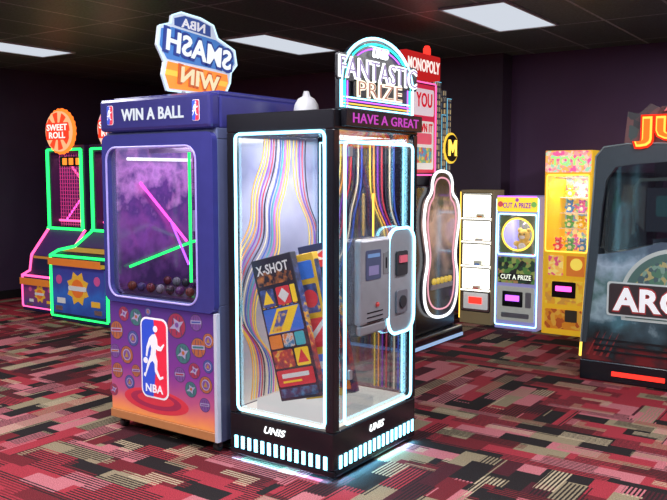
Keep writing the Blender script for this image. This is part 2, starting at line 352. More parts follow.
BARS=E('light bar ice',(.28,.78,1.0),5.0)
flat('light_bars',A,[(rect(-2.99+i*.0475,.065,-2.968+i*.0475,.135),0) for i in range(14)],'-y',(0,ay0-.001,0),.004,BARS)
flat('light_bars',A,[(rect(3.35+i*.0475,.065,3.372+i*.0475,.135),0) for i in range(17)],'+x',(ax1+.001,0,0),.004,BARS)
text('logo_lettering',A,'UNIS','-y',(-2.70,ay0-.001,.205),.15,.04,WL,.004,shear=.3)
text('logo_lettering',A,'UNIS','+x',(ax1+.001,3.72,.205),.15,.04,WL,.004,shear=.3)
area((-2.67,ay0-.006,.02),.66,.012,3.0,(.20,.70,1),(math.radians(40),0,0),'bar_spill_fill')  # added lamp for the cyan spill of the light bars on the carpet
area((ax1+.006,3.73,.02),.012,.8,3.5,(.20,.70,1),(0,math.radians(-40),0),'bar_spill_fill')  # added lamp, the same spill along the other side
pod=boxes('control_pod',A,[((ax1-.012,3.50,.80),(ax1+.035,3.80,1.26)),((ax1-.012,3.52,.74),(ax1+.025,3.78,.80))],GREY,.014)
flat('screen',pod,[(rr(3.62,1.12,.15,.16,.01),0),(rr(3.62,1.17,.12,.02,.004),1,.002),(rr(3.62,1.09,.10,.05,.004),2,.002)],'+x',(ax1+.036,0,0),.003,[P('pod screen',(.05,.06,.12),.3),P('pod screen blue',(.12,.22,.42),.4),P('pod screen violet',(.16,.14,.28),.4)])
flat('coin_slot',pod,[(rr(3.75,1.12,.05,.12,.008),0),(rect(3.745,1.09,3.755,1.15),1,.003)],'+x',(ax1+.036,0,0),.003,[STEEL,BLACK])
lathe('push_button',pod,[(.013,0),(.013,.008),(.008,.012)],(ax1+.036,3.66,.90),P('button dull red',(.4,.04,.04),.4),14,'x')
flat('vent_slots',pod,[(rect(3.56,.86-.025*i,3.72,.866-.025*i),0) for i in range(3)],'+x',(ax1+.036,0,0),.002,[BLACK])
tube('light_strip',A,[([(ax1+.012,3.655,1.27),(ax1+.012,3.655,1.50)],0)],.005,YEL)
flat('handle_plate',A,[(rr(3.945,1.0,.29,.60,.09,8),0)],'+x',(ax1+.001,0,0),.018,GREY,.005)
tube('light_strip',A,[(ploop('+x',(ax1+.022,0,0),rr(3.945,1.0,.29,.60,.09,8)),0)],.009,CYAN,True)
flat('card_reader',A,[(rr(3.94,1.10,.12,.14,.015),0),(rect(3.90,1.105,3.98,1.145),1,.010)],'+x',(ax1+.020,0,0),.012,[DARK,P('reader screen',(.45,.08,.12),.5)])
flat('door_lock',A,[(rr(3.94,.88,.12,.13,.015),1),(circ(3.94,.88,.035,14),0,.010)],'+x',(ax1+.020,0,0),.012,[DARK,M('dark knob panel',(.14,.14,.17),.4)])
box('ticker_display',A,(ax1+.001,3.36,1.845),(ax1+.035,4.15,1.935),BLACK,.004)
text('ticker_lettering',A,'HAVE A GREAT','+x',(ax1+.036,3.76,1.89),.68,.05,E('ticker magenta',(.8,.10,.7),.8),.003,off=.005)
flat('door_catch',A,[(rr(3.44,.55,.03,.05,.005),0)],'+x',(ax1+.001,0,0),.012,GREY)
flat('door_catch',A,[(rr(3.44,1.72,.03,.05,.005),0)],'+x',(ax1+.001,0,0),.012,GREY)
TW=.365
tp=flat('topper_board',A,[([(3.765-TW,1.936),(3.765+TW,1.936),(3.765+TW,2.08)]+circ(3.765,2.08,TW,24,.25,0,180)[1:],0)],'+x',(ax1-.06,0,0),.03,M('topper black',(.008,.010,.016),.3),.003)
arc=lambda k:ploop('+x',(ax1-.022,0,0),[(3.765-TW+k,1.945)]+circ(3.765,2.08,TW-k,26,.25-k,0,180)[::-1]+[(3.765+TW-k,1.945)])
GOLDN=E('gold neon',(1,.6,.1),1.5)
tube('neon_arch',tp,[(arc(.0),0)],.008,CYAN); tube('neon_arch',tp,[(arc(.03),0)],.006,E('turquoise neon',(.05,.8,.75),1.8)); tube('neon_arch',tp,[(arc(.055),0)],.004,PURL)
for i in range(4): tube('neon_line',tp,[([(ax1-.022,3.765-TW+.02,1.951+i*.016),(ax1-.022,3.765+TW-.02,1.951+i*.016)],0)],.004,[CYAN,GOLDN,PURL][i%3])
for i,(z,hw) in enumerate(((2.094,.30),(2.215,.24),(2.285,.14))): tube('neon_line',tp,[([(ax1-.026,3.765-hw,z),(ax1-.026,3.765+hw,z)],0)],.003,[GOLDN,PURL,CYAN][i])
flat('letter_backing',tp,[(rr(3.765,2.15,.82,.135,.02),0),(rr(3.765,2.05,.52,.095,.02),0)],'+x',(ax1-.03,0,0),.012,M('letter backing black',(.01,.01,.015),.3))
text('topper_lettering_edge',tp,'FANTASTIC','+x',(ax1-.018,3.765,2.15),.80,.115,WL,.008,off=.03)
text('topper_lettering',tp,'FANTASTIC','+x',(ax1-.009,3.765,2.15),.785,.098,P('letter core lilac',(.22,.16,.34),.6),.004,off=-.018)
text('topper_lettering_edge',tp,'PRIZE','+x',(ax1-.018,3.765,2.05),.46,.088,E('warm neon letter',(1,.88,.70),1.6),.008,off=.028)
text('topper_lettering',tp,'PRIZE','+x',(ax1-.009,3.765,2.05),.45,.073,P('letter core rust',(.30,.12,.09),.6),.004,off=-.018)
text('topper_lettering',tp,'UNIS','+x',(ax1-.018,3.765,2.25),.16,.05,WL,.01,shear=.3)
area((-2.66,3.73,1.81),.5,.6,20,(1,.97,.92),name='cabinet_lamp')
# prize boxes leaning inside
box('display_riser',A,(-2.88,3.36,.2855),(-2.38,3.80,.345),E('riser glow',(.95,.95,.92),.7),.006)  # white riser given a glow like the deck, no lamp inside
def prize_box(cx,cy,w,d,h,rz,lean,body,spots,label,txt=None,tm=None,z=.287):
    TM[0]=Matrix.Translation((cx,cy,z))@Matrix.Rotation(math.radians(rz),4,'Z')@Matrix.Rotation(math.radians(lean),4,'Y')
    o=box('toy_box',None,(0,-d/2,0),(w,d/2,h),body,.004); top(o,label,'boxed toy','boxed prizes in the cabinet')
    if spots: flat('printed_panel',o,spots[0],'-y',(0,-d/2-.001,0),.001,spots[1])
    if spots and d>.05: flat('printed_side',o,[(rr(0,h*.5,d*.8,h*.9,.008),0)],'+x',(w+.0005,0,0),.001,[spots[1][7]])
    if txt: text('box_lettering',o,txt,'-y',(w/2,-d/2-.004,h*.92),w*.8,.055,tm,.001)
    TM[0]=Matrix.Identity(4)
pm=[P('box yellow',(.75,.50,.03),.35),P('box red',(.55,.04,.05),.35),P('box blue',(.04,.14,.5),.35),P('box white',(.6,.6,.58),.3),P('box orange',(.65,.20,.03),.3),P('box teal',(.03,.35,.4),.3),BLACK,
 RAMP('box photo print',[(0,(.03,.03,.06)),(.35,(.45,.06,.04)),(.5,(.70,.42,.05)),(.62,(.06,.10,.30)),(1,(.03,.03,.05))],'Z',.3,1.2,.4,26,3),RAMP('box comic print',[(0,(.03,.04,.09)),(.35,(.05,.20,.35)),(.5,(.55,.50,.45)),(.6,(.60,.20,.04)),(1,(.02,.02,.03))],'Z',.3,1.2,.4,30,3)]
sc=.82
def S_(pts,k=sc): return [(u*k*1.12,v*k) for u,v in pts]
raw=[(rr(.15,.83,.26,.09,.01),8),(rr(.07,.70,.10,.12,.01),7),(rr(.19,.70,.10,.12,.01),1),(rr(.265,.70,.035,.12,.005),0),([(.03,.66),(.07,.75),(.11,.66)],0,.001),([(.15,.70),(.19,.75),(.23,.70),(.19,.65)],3,.001),(rr(.15,.54,.27,.17,.01),2),([(.02,.46),(.12,.62),(.28,.62),(.18,.46)],0,.001),([(.05,.47),(.13,.60),(.20,.60),(.12,.47)],7,.002),(rr(.06,.40,.09,.09,.01),4),(rr(.155,.40,.08,.09,.01),8),(rr(.24,.40,.07,.09,.01),5),(rr(.09,.28,.15,.12,.01),7),(rr(.23,.28,.10,.12,.01),0),([(.19,.24),(.23,.33),(.27,.24)],1,.001),(rr(.15,.15,.27,.11,.01),1),(rr(.15,.165,.20,.03,.005),3,.001),(rr(.12,.125,.14,.014,.003),0,.001),(rr(.15,.05,.27,.06,.01),8)]
for i in range(9): raw.append((rect(.018+.03*i,.632,.036+.03*i,.638),(i*2)%6,.001))
sp=[(S_(t[0]),)+tuple(t[1:]) for t in raw]
prize_box(-2.73,3.42,.30*sc*1.12,.055,.97*sc,3,-15,P('box black print',(.025,.025,.04),.15),(sp,pm),'large black toy box covered in bright pictures leaning inside glass cabinet','X-SHOT',pm[3],.347)
prize_box(-2.64,3.53,.24,.055,.80,2,-14,P('box golden',(.60,.36,.03),.25),([(rr(.12,.71,.21,.10,.01),2),(rr(.12,.55,.21,.16,.01),7),(circ(.17,.55,.05),1,.001),(rr(.12,.36,.21,.16,.01),1),([(.10,.29),(.225,.40),(.225,.43),(.10,.33)],3,.001),(rr(.12,.18,.21,.12,.01),2),(rr(.16,.18,.11,.04,.005),3,.001),(rr(.12,.06,.21,.07,.01),8)],pm),'golden toy box with blue and red pictures leaning inside glass cabinet',None,None,.347)
prize_box(-2.60,3.66,.20,.055,.86,2,-13,P('box dark navy',(.02,.03,.09),.2),([(rr(.10,.77,.17,.09,.01),1),([(.01,.50),(.18,.62),(.18,.69),(.01,.57)],0),(rr(.10,.36,.17,.20,.01),7),(rr(.10,.16,.17,.14,.01),8),(rr(.10,.05,.17,.05,.01),4)],pm),'tall navy toy box with yellow diagonal flash leaning inside glass cabinet','X',pm[3],.347)
wl=root('white_bell_lamp',(-2.93,3.90,AH),'small white bell-shaped lamp standing on black cabinet roof','lamp')
lathe('lamp_shade',wl,[(.075,.03),(.078,.05),(.072,.09),(.05,.125),(.025,.14),(.015,.17)],(-2.93,3.90,AH),WHITE); lathe('base',wl,[(.05,.002),(.05,.012),(.02,.03)],(-2.93,3.90,AH),GREY)
# ================================================================ BALL CABINET (B)
bx0,bx1,by0,by1=-4.02,-3.09,3.27,4.07; BH=2.07
Bm=root('ball_prize_cabinet',((bx0+bx1)/2,(by0+by1)/2,0),'large royal blue ball prize cabinet with purple sports artwork','arcade machine')
casters(Bm,bx0,bx1,by0,by1,.07)
BLUE=P('navy violet cabinet',(.036,.036,.18),.28,.2); BLUED=P('deep blue header',(.028,.026,.14),.35,.25)
shell=boxes('body',Bm,[((bx0,by0+.02,.07),(bx1,by1,.86)),((bx0,by0+.02,.86),(bx0+.03,by1,1.80)),((bx1-.03,by0+.02,.86),(bx1,by1,1.80)),((bx0+.03,by1-.03,.86),(bx1-.03,by1,1.80)),((bx0,by0+.02,1.80),(bx1,by1,1.86))],M('slate blue side laminate',(.10,.12,.24),.35),.004)
bz=[]
outer=rr(-3.555,1.33,.93,1.02,.05,6); inner=rr(-3.60,1.31,.76,.91,.08,6)
for i in range(len(outer)):
    j=(i+1)%len(outer); bz.append(([outer[i],outer[j],inner[j],inner[i]],0))
flat('window_bezel',Bm,bz,'-y',(0,by0+.02,0),.04,BLUE)
tube('bezel_trim',Bm,[(ploop('-y',(0,by0-.02,0),inner),0)],.006,P('bezel light violet',(.30,.25,.6),.6),True)
box('glass_pane',Bm,(-3.97,by0+.012,.87),(-3.22,by0+.016,1.75),GL('ball window glass',(.97,.95,1),.14))
ARTB=RAMP('sport court artwork',[(0,(.70,.24,.07)),(.08,(.62,.16,.10)),(.20,(.38,.07,.16)),(.42,(.17,.03,.22)),(1,(.055,.025,.17))],'Z',.40,.12)
box('art_panel',Bm,(bx0+.02,by0-.005,.13),(bx1-.02,by0+.019,.815),ARTB,.003)
box('kick_trim',Bm,(bx0+.01,by0-.01,.075),(bx1-.01,by0+.019,.128),P('orange kick trim',(.40,.16,.06),.25),.004)
box('corner_trim',Bm,(bx1-.019,by0-.012,.075),(bx1+.004,by0+.02,.82),P('pale corner trim',(.45,.45,.55),.3),.003)
box('header',Bm,(bx0+.0,by0-.03,1.861),(bx1,by0+.05,2.055),BLUED,.02)
boxes('roof_box',Bm,[((bx0,by0+.051,1.861),(bx1,by1,BH-.03)),((bx0+.02,by0+.06,BH-.03),(bx1-.02,by1-.02,BH))],BLUE,.01)
text('header_lettering',Bm,'WIN A BALL','-y',(-3.555,by0-.031,1.955),.52,.07,E('header white letters',(.85,.9,1),1.0),.004)
LB=P('logo blue',(.02,.06,.45),.6); LR=P('logo red',(.65,.02,.05),.5); LW=P('logo white',(.80,.80,.84),.3)
def player_logo(par,facing,cx,cz,w,h,o):
    ox,oy=o
    g=lambda p:(cx+(p[0]-.5)*w,cz+(p[1]-.5)*h)
    polys=[(rr(cx,cz,w*1.12,h*1.05,w*.24),2,0),(rr(cx,cz,w,h,w*.2),1,.0015)]
    full=rr(0,0,w,h,w*.2)
    left=[(0,h/2)]+[(u,v) for u,v in full if u<-.001]+[(-.06*w,-h/2),(.04*w,-h*.2),(.08*w,.05*h)]
    polys.append(([(cx+u,cz+v) for u,v in left],0,.003))
    body=[(.44,.81),(.56,.82),(.64,.76),(.66,.68),(.78,.66),(.90,.71),(.93,.69),(.80,.61),(.66,.61),(.60,.63),(.57,.56),(.64,.47),(.62,.36),(.74,.27),(.86,.29),(.87,.26),(.72,.23),(.53,.33),(.52,.43),(.44,.47),(.33,.43),(.22,.33),(.13,.24),(.06,.26),(.08,.29),(.14,.30),(.22,.42),(.36,.54),(.40,.63),(.36,.68),(.28,.61),(.22,.51),(.16,.52),(.20,.64),(.32,.76)]
    polys.append(([g(p) for p in body],2,.0045))
    polys.append(([g(p) for p in circ(.57,.885,.09,14,.042)],2,.0045))
    polys.append(([g(p) for p in circ(.15,.46,.09,14,.04)],2,.0045))
    return flat('league_emblem',par,polys,facing,(ox,oy,0),.0015,[LB,LR,LW])
player_logo(Bm,'-y',-3.60,.50,.21,.47,(0,by0-.0065))
text('emblem_lettering',Bm,'NBA','-y',(-3.60,by0-.0125,.315),.15,.05,LW,.002)
player_logo(Bm,'-y',-3.92,1.958,.05,.11,(0,by0-.0305)); player_logo(Bm,'-y',-3.20,1.958,.05,.11,(0,by0-.0305))
flat('court_rings',Bm,[(circ(-3.60,.235,.28,28,.075),0,0),(circ(-3.60,.24,.22,28,.055),1,.0006),(circ(-3.60,.245,.16,28,.035),0,.0012)],'-y',(0,by0-.0052,0),.0006,[P('ring red',(.50,.03,.05),.4),P('ring crimson',(.28,.02,.06),.4)])
bc=[(.34,.10,.04),(.05,.07,.26),(.28,.03,.07),(.15,.06,.24),(.04,.14,.15),(.32,.18,.05),(.05,.04,.10),(.30,.27,.42)]
BMs=[P('team disc %d'%i,c,.25) for i,c in enumerate(bc)]
for i,(u,v,r) in enumerate([(-3.94,.635,.060),(-3.79,.60,.050),(-3.87,.745,.048),(-3.96,.50,.045),(-3.85,.49,.058),(-3.76,.735,.055),(-3.77,.40,.040),(-3.65,.78,.028),(-3.41,.72,.078),(-3.25,.755,.050),(-3.155,.66,.045),(-3.36,.56,.062),(-3.235,.61,.060),(-3.16,.51,.040),(-3.27,.47,.048),(-3.39,.43,.046),(-3.18,.40,.052),(-3.30,.355,.048),(-3.94,.38,.050),(-3.83,.32,.045),(-3.98,.25,.038),(-3.19,.28,.042)]):
    c0=(0,1,2,3,0,4)[i%6]
    pp=[(circ(u,v,r,20),6,0),(circ(u,v,r*.92,20),c0,.0004)]
    for t_ in (-.45,0,.45): pp.append(([(u+t_*r*1.2-r*.035,v-r*.72),(u+t_*r*1.2+r*.035,v-r*.72),(u+t_*r*.7+r*.035,v+r*.72),(u+t_*r*.7-r*.035,v+r*.72)],6,.0007))
    if i%3==0:
        pp+=[([(u-r*.85,v-r*.22),(u+r*.85,v-r*.10),(u+r*.85,v+r*.30),(u-r*.85,v+r*.18)],7,.0011),([(u-r*.7,v-r*.12),(u+r*.7,v-r*.0),(u+r*.7,v+r*.2),(u-r*.7,v+r*.08)],(i+2)%5,.0015)]
    elif i%3==1:
        pp+=[(circ(u,v,r*.62,16),7,.0011),(circ(u,v,r*.5,16),(i*2+1)%6,.0015),([(u-r*.3,v-r*.25),(u,v+r*.4),(u+r*.3,v-r*.25)],5,.0019)]
    else:
        pp+=[([(u-r*.75,v-r*.3),(u-r*.2,v+r*.15),(u-r*.3,v+r*.55),(u+r*.3,v+r*.3),(u+r*.75,v+r*.4),(u+r*.35,v-r*.1),(u+r*.3,v-r*.5),(u-r*.1,v-r*.25)],7,.0011),(circ(u+r*.05,v+r*.05,r*.2,10),(i+1)%6,.0015)]
    flat('round_team_emblem',Bm,pp,'-y',(0,by0-.0053,0),.0004,BMs)
# interior
box('play_deck',Bm,(bx0+.031,by0+.03,.861),(bx1-.031,by1-.031,.875),M('dark violet deck',(.03,.02,.06),.3))
box('mirror_back',Bm,(bx0+.031,by1-.045,.876),(bx1-.031,by1-.031,1.799),RAMP('painted lights haze',[(0,(.03,.02,.06)),(.3,(.06,.04,.14)),(.5,(.22,.10,.34)),(.6,(.07,.05,.18)),(.75,(.12,.09,.26)),(.84,(.50,.36,.66)),(.92,(.12,.08,.26)),(1,(.25,.18,.44))],'Z',.55,.9,.12,9,5))  # reflected lights and purple haze painted into the mirror's colour
box('mirror_side',Bm,(bx0+.0305,by0+.06,.876),(bx0+.036,by1-.046,1.799),RAMP('painted side haze',[(0,(.04,.02,.08)),(.4,(.18,.06,.26)),(.6,(.08,.04,.18)),(.8,(.45,.22,.50)),(1,(.14,.10,.28))],'Z',.55,.9,.12,9,5))  # the same painted reflections on the side mirror
yb=by1-.06
def neon(p,mt,r=.008): tube('neon_and_reflection_line',Bm,[(p,0)],r,mt)  # glowing tubes for the neon inside and also for reflections in the window
neon([(-3.92,yb,1.74),(-3.92,yb,1.52),(-3.70,yb,1.52),(-3.70,yb,1.74)],MAG,.009)
neon([(-3.84,yb-.04,1.48),(-3.70,yb-.04,1.30),(-3.82,yb-.04,1.12),(-3.70,yb-.04,1.0)],PINK,.010)
neon([(-3.58,yb-.04,1.70),(-3.44,yb-.04,1.45),(-3.58,yb-.04,1.15)],PINK,.009)
neon([(-3.31,yb-.04,1.72),(-3.31,yb-.04,1.40),(-3.15,yb-.04,1.22)],MAG,.009)
neon([(-3.64,3.62,1.74),(-3.64,3.62,.92)],GREEN,.009); neon([(-3.26,yb-.01,1.60),(-3.26,yb-.01,1.10)],GREEN); neon([(-3.80,yb-.01,1.72),(-3.80,yb-.01,.95)],GREEN)
neon([(-3.62,3.80,1.10),(-3.50,3.80,1.35),(-3.36,3.80,1.10)],MAG,.008); neon([(-3.90,3.70,1.30),(-3.74,3.70,1.02)],PURL,.008)
neon([(-3.96,3.40,1.02),(-3.96,3.95,1.14),(-3.55,yb-.04,1.24),(-3.16,yb-.04,1.12)],GREEN,.009)
neon([(-3.96,3.4,1.70),(-3.96,3.95,1.70)],WL,.010); neon([(-3.96,3.5,1.55),(-3.96,3.9,1.15)],MAG,.009); neon([(-3.9,yb,1.765),(-3.2,yb,1.765)],WL,.010)
neon([(-3.55,yb,1.3),(-3.4,yb,1.0),(-3.2,yb,1.0)],PURL)
for (q0,q1,qz) in ((-3.78,-3.62,1.66),(-3.55,-3.42,1.62),(-3.46,-3.32,1.56),(-3.72,-3.60,1.58)): neon([(q0,yb-.042,qz),(q1,yb-.042,qz)],WL,.010)  # white lines stand in for light reflections in the upper window
grid=[((-3.96+i*.045,yb-.034,.95),(-3.956+i*.045,yb-.03,1.72)) for i in range(18)]+[((-3.97,yb-.034,.96+i*.045),(-3.15,yb-.03,.964+i*.045)) for i in range(17)]
boxes('rear_net',Bm,grid,M('net dark cord',(.02,.015,.04),.7))
boxes('ball_hoop_stand',Bm,[((-3.50,3.62,.876),(-3.48,3.64,1.25)),((-3.58,3.58,1.25),(-3.40,3.60,1.38))],[P('hoop backboard',(.25,.25,.4),.4)])
gan=boxes('claw_gantry',Bm,[((bx0+.035,3.60,1.74),(bx1-.035,3.63,1.77)),((-3.44,3.56,1.66),(-3.34,3.67,1.739))],STEEL)
tube('claw',gan,[([(-3.39,3.61,1.66),(-3.39,3.61,1.50)],0)]+[([(-3.39,3.61,1.50),(-3.39+.08*math.cos(a),3.61+.08*math.sin(a),1.46),(-3.39+.05*math.cos(a),3.61+.05*math.sin(a),1.39)],0) for a in (0.5,2.6,4.7)],.008,STEEL)
ballc=[(.16,.04,.02),(.04,.04,.14),(.14,.02,.03),(.22,.22,.25),(.03,.03,.04),(.08,.02,.12)]
k=0
for iy in range(3):
    for ix in range(8):
        x=-3.92+ix*.085+(.03 if iy%2 else 0); y=3.38+iy*.15
        if x>-3.25 or (iy+ix*2)%4 in (3,1): continue
        c=ballc[k%6]; k+=1; r_=.028; zc=.8765+r_
        o=spheres('toy_ball',None,[((x,y,zc),r_)],P('ball skin %d'%(k%6),c,.1)); top(o,'small rubber toy basketball lying on the deck inside blue cabinet','toy ball','small balls in the cabinet')
        tube('ball_seam',o,[([(x+(r_+.0004)*math.cos(a)*math.cos(r0),y+(r_+.0004)*math.cos(a)*math.sin(r0),zc+(r_+.0004)*math.sin(a)) for a in [j*math.pi/8 for j in range(16)]],0) for r0 in (k*.7,k*.7+1.57)],.0012,BLACK,True,1)
area((-3.58,3.65,1.79),.5,.5,6,(.85,.65,1),name='cabinet_lamp')
# mirrored topper sign seen from its reverse
sx=-3.60
kk=.93
Q=lambda pts:[(3.66+(u-3.66)*kk,2.10+(v-2.10)*kk) for u,v in pts]
tpo=Q([(3.37,2.10),(3.90,2.10),(3.96,2.20),(3.97,2.27),(4.03,2.33),(4.01,2.43),(3.84,2.49),(3.80,2.57),(3.68,2.60),(3.50,2.61),(3.42,2.58),(3.41,2.53),(3.31,2.50),(3.29,2.38),(3.35,2.28),(3.33,2.20)])
SG=flat('topper_sign',Bm,[(tpo,0)],'+x',(sx,0,0),.02,P('sign white',(.50,.56,.66),.45))
flat('sign_colour_fields',SG,[(Q([(3.44,2.52),(3.77,2.49),(3.77,2.56),(3.66,2.585),(3.53,2.592),(3.44,2.565)]),0),(Q([(3.31,2.38),(3.325,2.485),(3.42,2.505),(3.82,2.475),(3.99,2.415),(4.005,2.34),(3.95,2.275),(3.37,2.30)]),1),(Q([(3.35,2.20),(3.375,2.285),(3.93,2.255),(3.94,2.20),(3.89,2.115),(3.385,2.115)]),2),(Q([(3.35,2.20),(3.36,2.235),(3.935,2.205),(3.92,2.17)]),3,.001)],'+x',(sx+.0205,0,0),.003,[P('sign navy',(.02,.05,.22),.6),P('sign blue',(.04,.15,.42),.6),P('sign orange',(.80,.20,.02),.8),P('sign amber stripe',(.85,.38,.04),.8)])
q=lambda v:2.10+(v-2.10)*kk
text('sign_lettering',SG,'NBA','+x',(sx+.024,3.61,q(2.54)),.20,.055,LW,.004,True,-3)
text('sign_lettering_edge',SG,'SMASH','+x',(sx+.025,3.66,q(2.385)),.61,.160,P('sign letter deep blue',(.01,.03,.20),.5),.003,True,-7,off=.08)
text('sign_lettering',SG,'SMASH','+x',(sx+.029,3.66,q(2.385)),.56,.125,E('sign letter white',(.9,.95,1),1.1),.006,True,-7,off=.025)
text('sign_lettering_edge',SG,'WIN','+x',(sx+.025,3.66,q(2.195)),.38,.125,P('sign letter rust',(.45,.08,.01),.5),.003,True,-6,off=.08)
text('sign_lettering',SG,'WIN','+x',(sx+.029,3.66,q(2.195)),.33,.095,E('sign letter cream',(1,.85,.55),1.0),.006,True,-6,off=.025)
boxes('sign_bracket',SG,[((sx-.01,3.50,BH),(sx+.03,3.53,2.105))],GREY); boxes('sign_bracket',SG,[((sx-.01,3.78,BH),(sx+.03,3.81,2.105))],GREY)
tube('light_strip',SG,[(ploop('+x',(sx+.022,0,0),tpo),0)],.005,E('sign edge light',(.6,.85,1),1.5),True)
# ================================================================ ALLEY ROLLERS
def alley(x0,x1,LED,label,front,y0,fh,mcol):
    xm=(x0+x1)/2
    R=root('alley_roller_machine',(xm,6.2,0),label,'arcade machine','ball rolling alley machines')
    prof=[(y0,.0),(7.0,.0),(7.0,1.0),(6.0,.93),(5.75,max(fh+.06,.62)),(y0+.1,fh+.04),(y0,fh)]
    V=[(x,y,z) for x in (x0,x1) for y,z in prof]; n=len(prof)
    F=[tuple(range(n)),tuple(range(n,2*n))[::-1]]+[(i,i+n,(i+1)%n+n,(i+1)%n) for i in range(n)]
    make('lower_cabinet',R,V,[f[::-1] for f in F],P('alley body navy',(.008,.012,.05),.1,.5),bevel=.01)
    fp=flat('front_panel',R,[(rr(xm,fh*.50,(x1-x0)*.9,fh*.74,.03),0)],'-y',(0,y0-.001,0),.012,RAMP('front print '+front,[(0,(.015,.04,.20)),(.4,(.02,.09,.34)),(.6,(.025,.05,.24)),(1,(.03,.03,.20))] if front=='blue' else [(0,(.03,.03,.16)),(.5,(.16,.03,.10)),(1,(.06,.02,.14))],'Z',.45,.5,.5))
    s=fh/.7
    flat('ball_emblem',fp,[([(xm+.19*s*math.cos(i*math.pi/8)*(1 if i%2 else .72),.38*s+.19*s*math.sin(i*math.pi/8)*(1 if i%2 else .72)) for i in range(16)],0),(circ(xm,.38*s,.10*s),1,.004),(rr(xm,.38*s,.30*s,.05*s,.02*s),2,.008),(rect(xm-.36*s,.20*s,xm-.22*s,.26*s),2),(rect(xm+.22*s,.20*s,xm+.36*s,.26*s),0),(circ(xm-.32*s,.46*s,.05*s),3),(circ(xm+.32*s,.48*s,.05*s),3)],'-y',(0,y0-.014,0),.004,[P('burst yellow',(.55,.30,.03),.4),P('burst orange',(.55,.12,.02),.4),P('burst white',(.45,.45,.45),.4),P('burst pink',(.40,.06,.2),.4)])
    for xs in (x0+.10,x1-.22): box('ticket_slot',R,(xs,y0-.02,.12*s),(xs+.12,y0-.0135,.17*s),STEEL)
    boxes('ball_tray',R,[((x0+.05,y0-.06,fh-.08),(x1-.05,y0-.002,fh-.04)),((x0+.05,y0-.07,fh-.08),(x1-.05,y0-.06,fh))],[P('tray orange',(.50,.14,.02),.5)],.006)
    make('lane',R,[(x0+.05,y0+.12,fh+.055),(x1-.05,y0+.12,fh+.055),(x1-.05,5.75,max(fh+.08,.64)),(x0+.05,5.75,max(fh+.08,.64))],[(0,1,2,3)],P('deck orange yellow',(.45,.20,.03),.4,.6))
    make('ball_ramp',R,[(x0+.05,5.755,max(fh+.085,.645)),(x1-.05,5.755,max(fh+.085,.645)),(x1-.05,6.0,.94),(x0+.05,6.0,.94)],[(0,1,2,3)],P('lane dark',(.04,.012,.09),.4,.7))
    for xx in (x0+.015,x1-.015):
        tube('light_strip',R,[([(xx,y0-.005,.06),(xx,y0-.005,fh+.02),(xx,y0+.10,fh+.065),(xx,5.75,max(fh+.09,.65)),(xx,6.0,.955)],0)],.017,LED)
    tube('light_strip',R,[([(x0+.015,y0-.008,fh+.02),(x1-.015,y0-.008,fh+.02)],0)],.014,LED)
    tube('light_strip',R,[([(x0+.015,y0-.008,.05),(x1-.015,y0-.008,.05)],0)],.010,LED)
    tube('light_strip',R,[([(x0+.015,5.985,.96),(x1-.015,5.985,.96)],0)],.016,GREEN)
    bb=boxes('back_box',R,[((x0,6.0,.95),(x0+.09,7.0,1.86)),((x1-.09,6.0,.95),(x1,7.0,1.86)),((x0+.09,6.9,.95),(x1-.09,7.0,1.86)),((x0,6.0,1.86),(x1,7.0,1.95))],P('dark purple backbox',(.03,.010,.05),.2,.4),.008)
    box('target_field',bb,(x0+.091,6.86,1.0),(x1-.091,6.899,1.859),ART('target board print',[(.22,.01,.10),(.40,.03,.16),(.06,.02,.12),(.16,.02,.05),(.28,.04,.25)],14,1.0))  # emission raised so the back box reads as pink-lit
    for (u,v,r) in ((0,1.15,.13),(0,1.38,.10),(-.2,1.55,.07),(.2,1.55,.07),(0,1.6,.06)):
        tube('target_ring',bb,[(ploop('-y',(0,6.80,0),circ(xm+u,v,r)),0)],.016,PINK if u==0 else BLUEL,True)
    flat('score_display',bb,[(rr(xm,1.76,.40,.12,.02),0),(rr(xm-.1,1.76,.07,.08,.005),1,.01),(rr(xm+.02,1.76,.07,.08,.005),1,.01),(rr(xm+.14,1.76,.05,.08,.005),1,.01)],'-y',(0,6.10,0),.02,[BLACK,ORL])
    boxes('lane_net',bb,[((x0+.1+i*.045,6.12,.98),(x0+.107+i*.045,6.125,1.85)) for i in range(int((x1-x0-.15)/.045))]+[((x0+.09,6.12,1.0+i*.045),(x1-.09,6.125,1.007+i*.045)) for i in range(19)],[P('net red pink',(.45,.04,.18),.8)])  # net is no lamp, pink light is put in as emission
    for xx in (x0+.045,x1-.045): tube('light_strip',bb,[([(xx,5.990,.97),(xx,5.990,1.90)],0)],.020,GREEN)
    tube('light_strip',bb,[([(x0+.045,5.990,1.90),(x1-.045,5.990,1.90)],0)],.014,GREEN)
    tube('light_strip',bb,[([(x0+.10,6.2,1.82),(x0+.10,6.8,1.1)],0)],.014,PINK); tube('light_strip',bb,[([(x1-.10,6.2,1.82),(x1-.10,6.8,1.1)],0)],.014,PURL); tube('light_strip',bb,[([(x0+.1,6.1,1.05),(x1-.1,6.1,1.05)],0)],.014,PINK)
    tube('light_strip',bb,[([(xm-.2,6.15,1.05),(xm-.12,6.7,1.75)],0)],.012,MAG); tube('light_strip',bb,[([(xm+.2,6.15,1.05),(xm+.12,6.7,1.75)],0)],.012,MAG)
    cz=2.11; cy=5.98
    mq=flat('marquee',R,[([(xm+.27*math.cos(i*math.pi/24)*(1 if i%2 else .95),cz+.27*math.sin(i*math.pi/24)*(1 if i%2 else .95)) for i in range(48)],0),(circ(xm,cz,.235,32),1,.03)],'-y',(0,cy,0),.03,[E('marquee glow '+front,mcol[0],2.0),E('marquee disc '+front,mcol[1],1.2)])
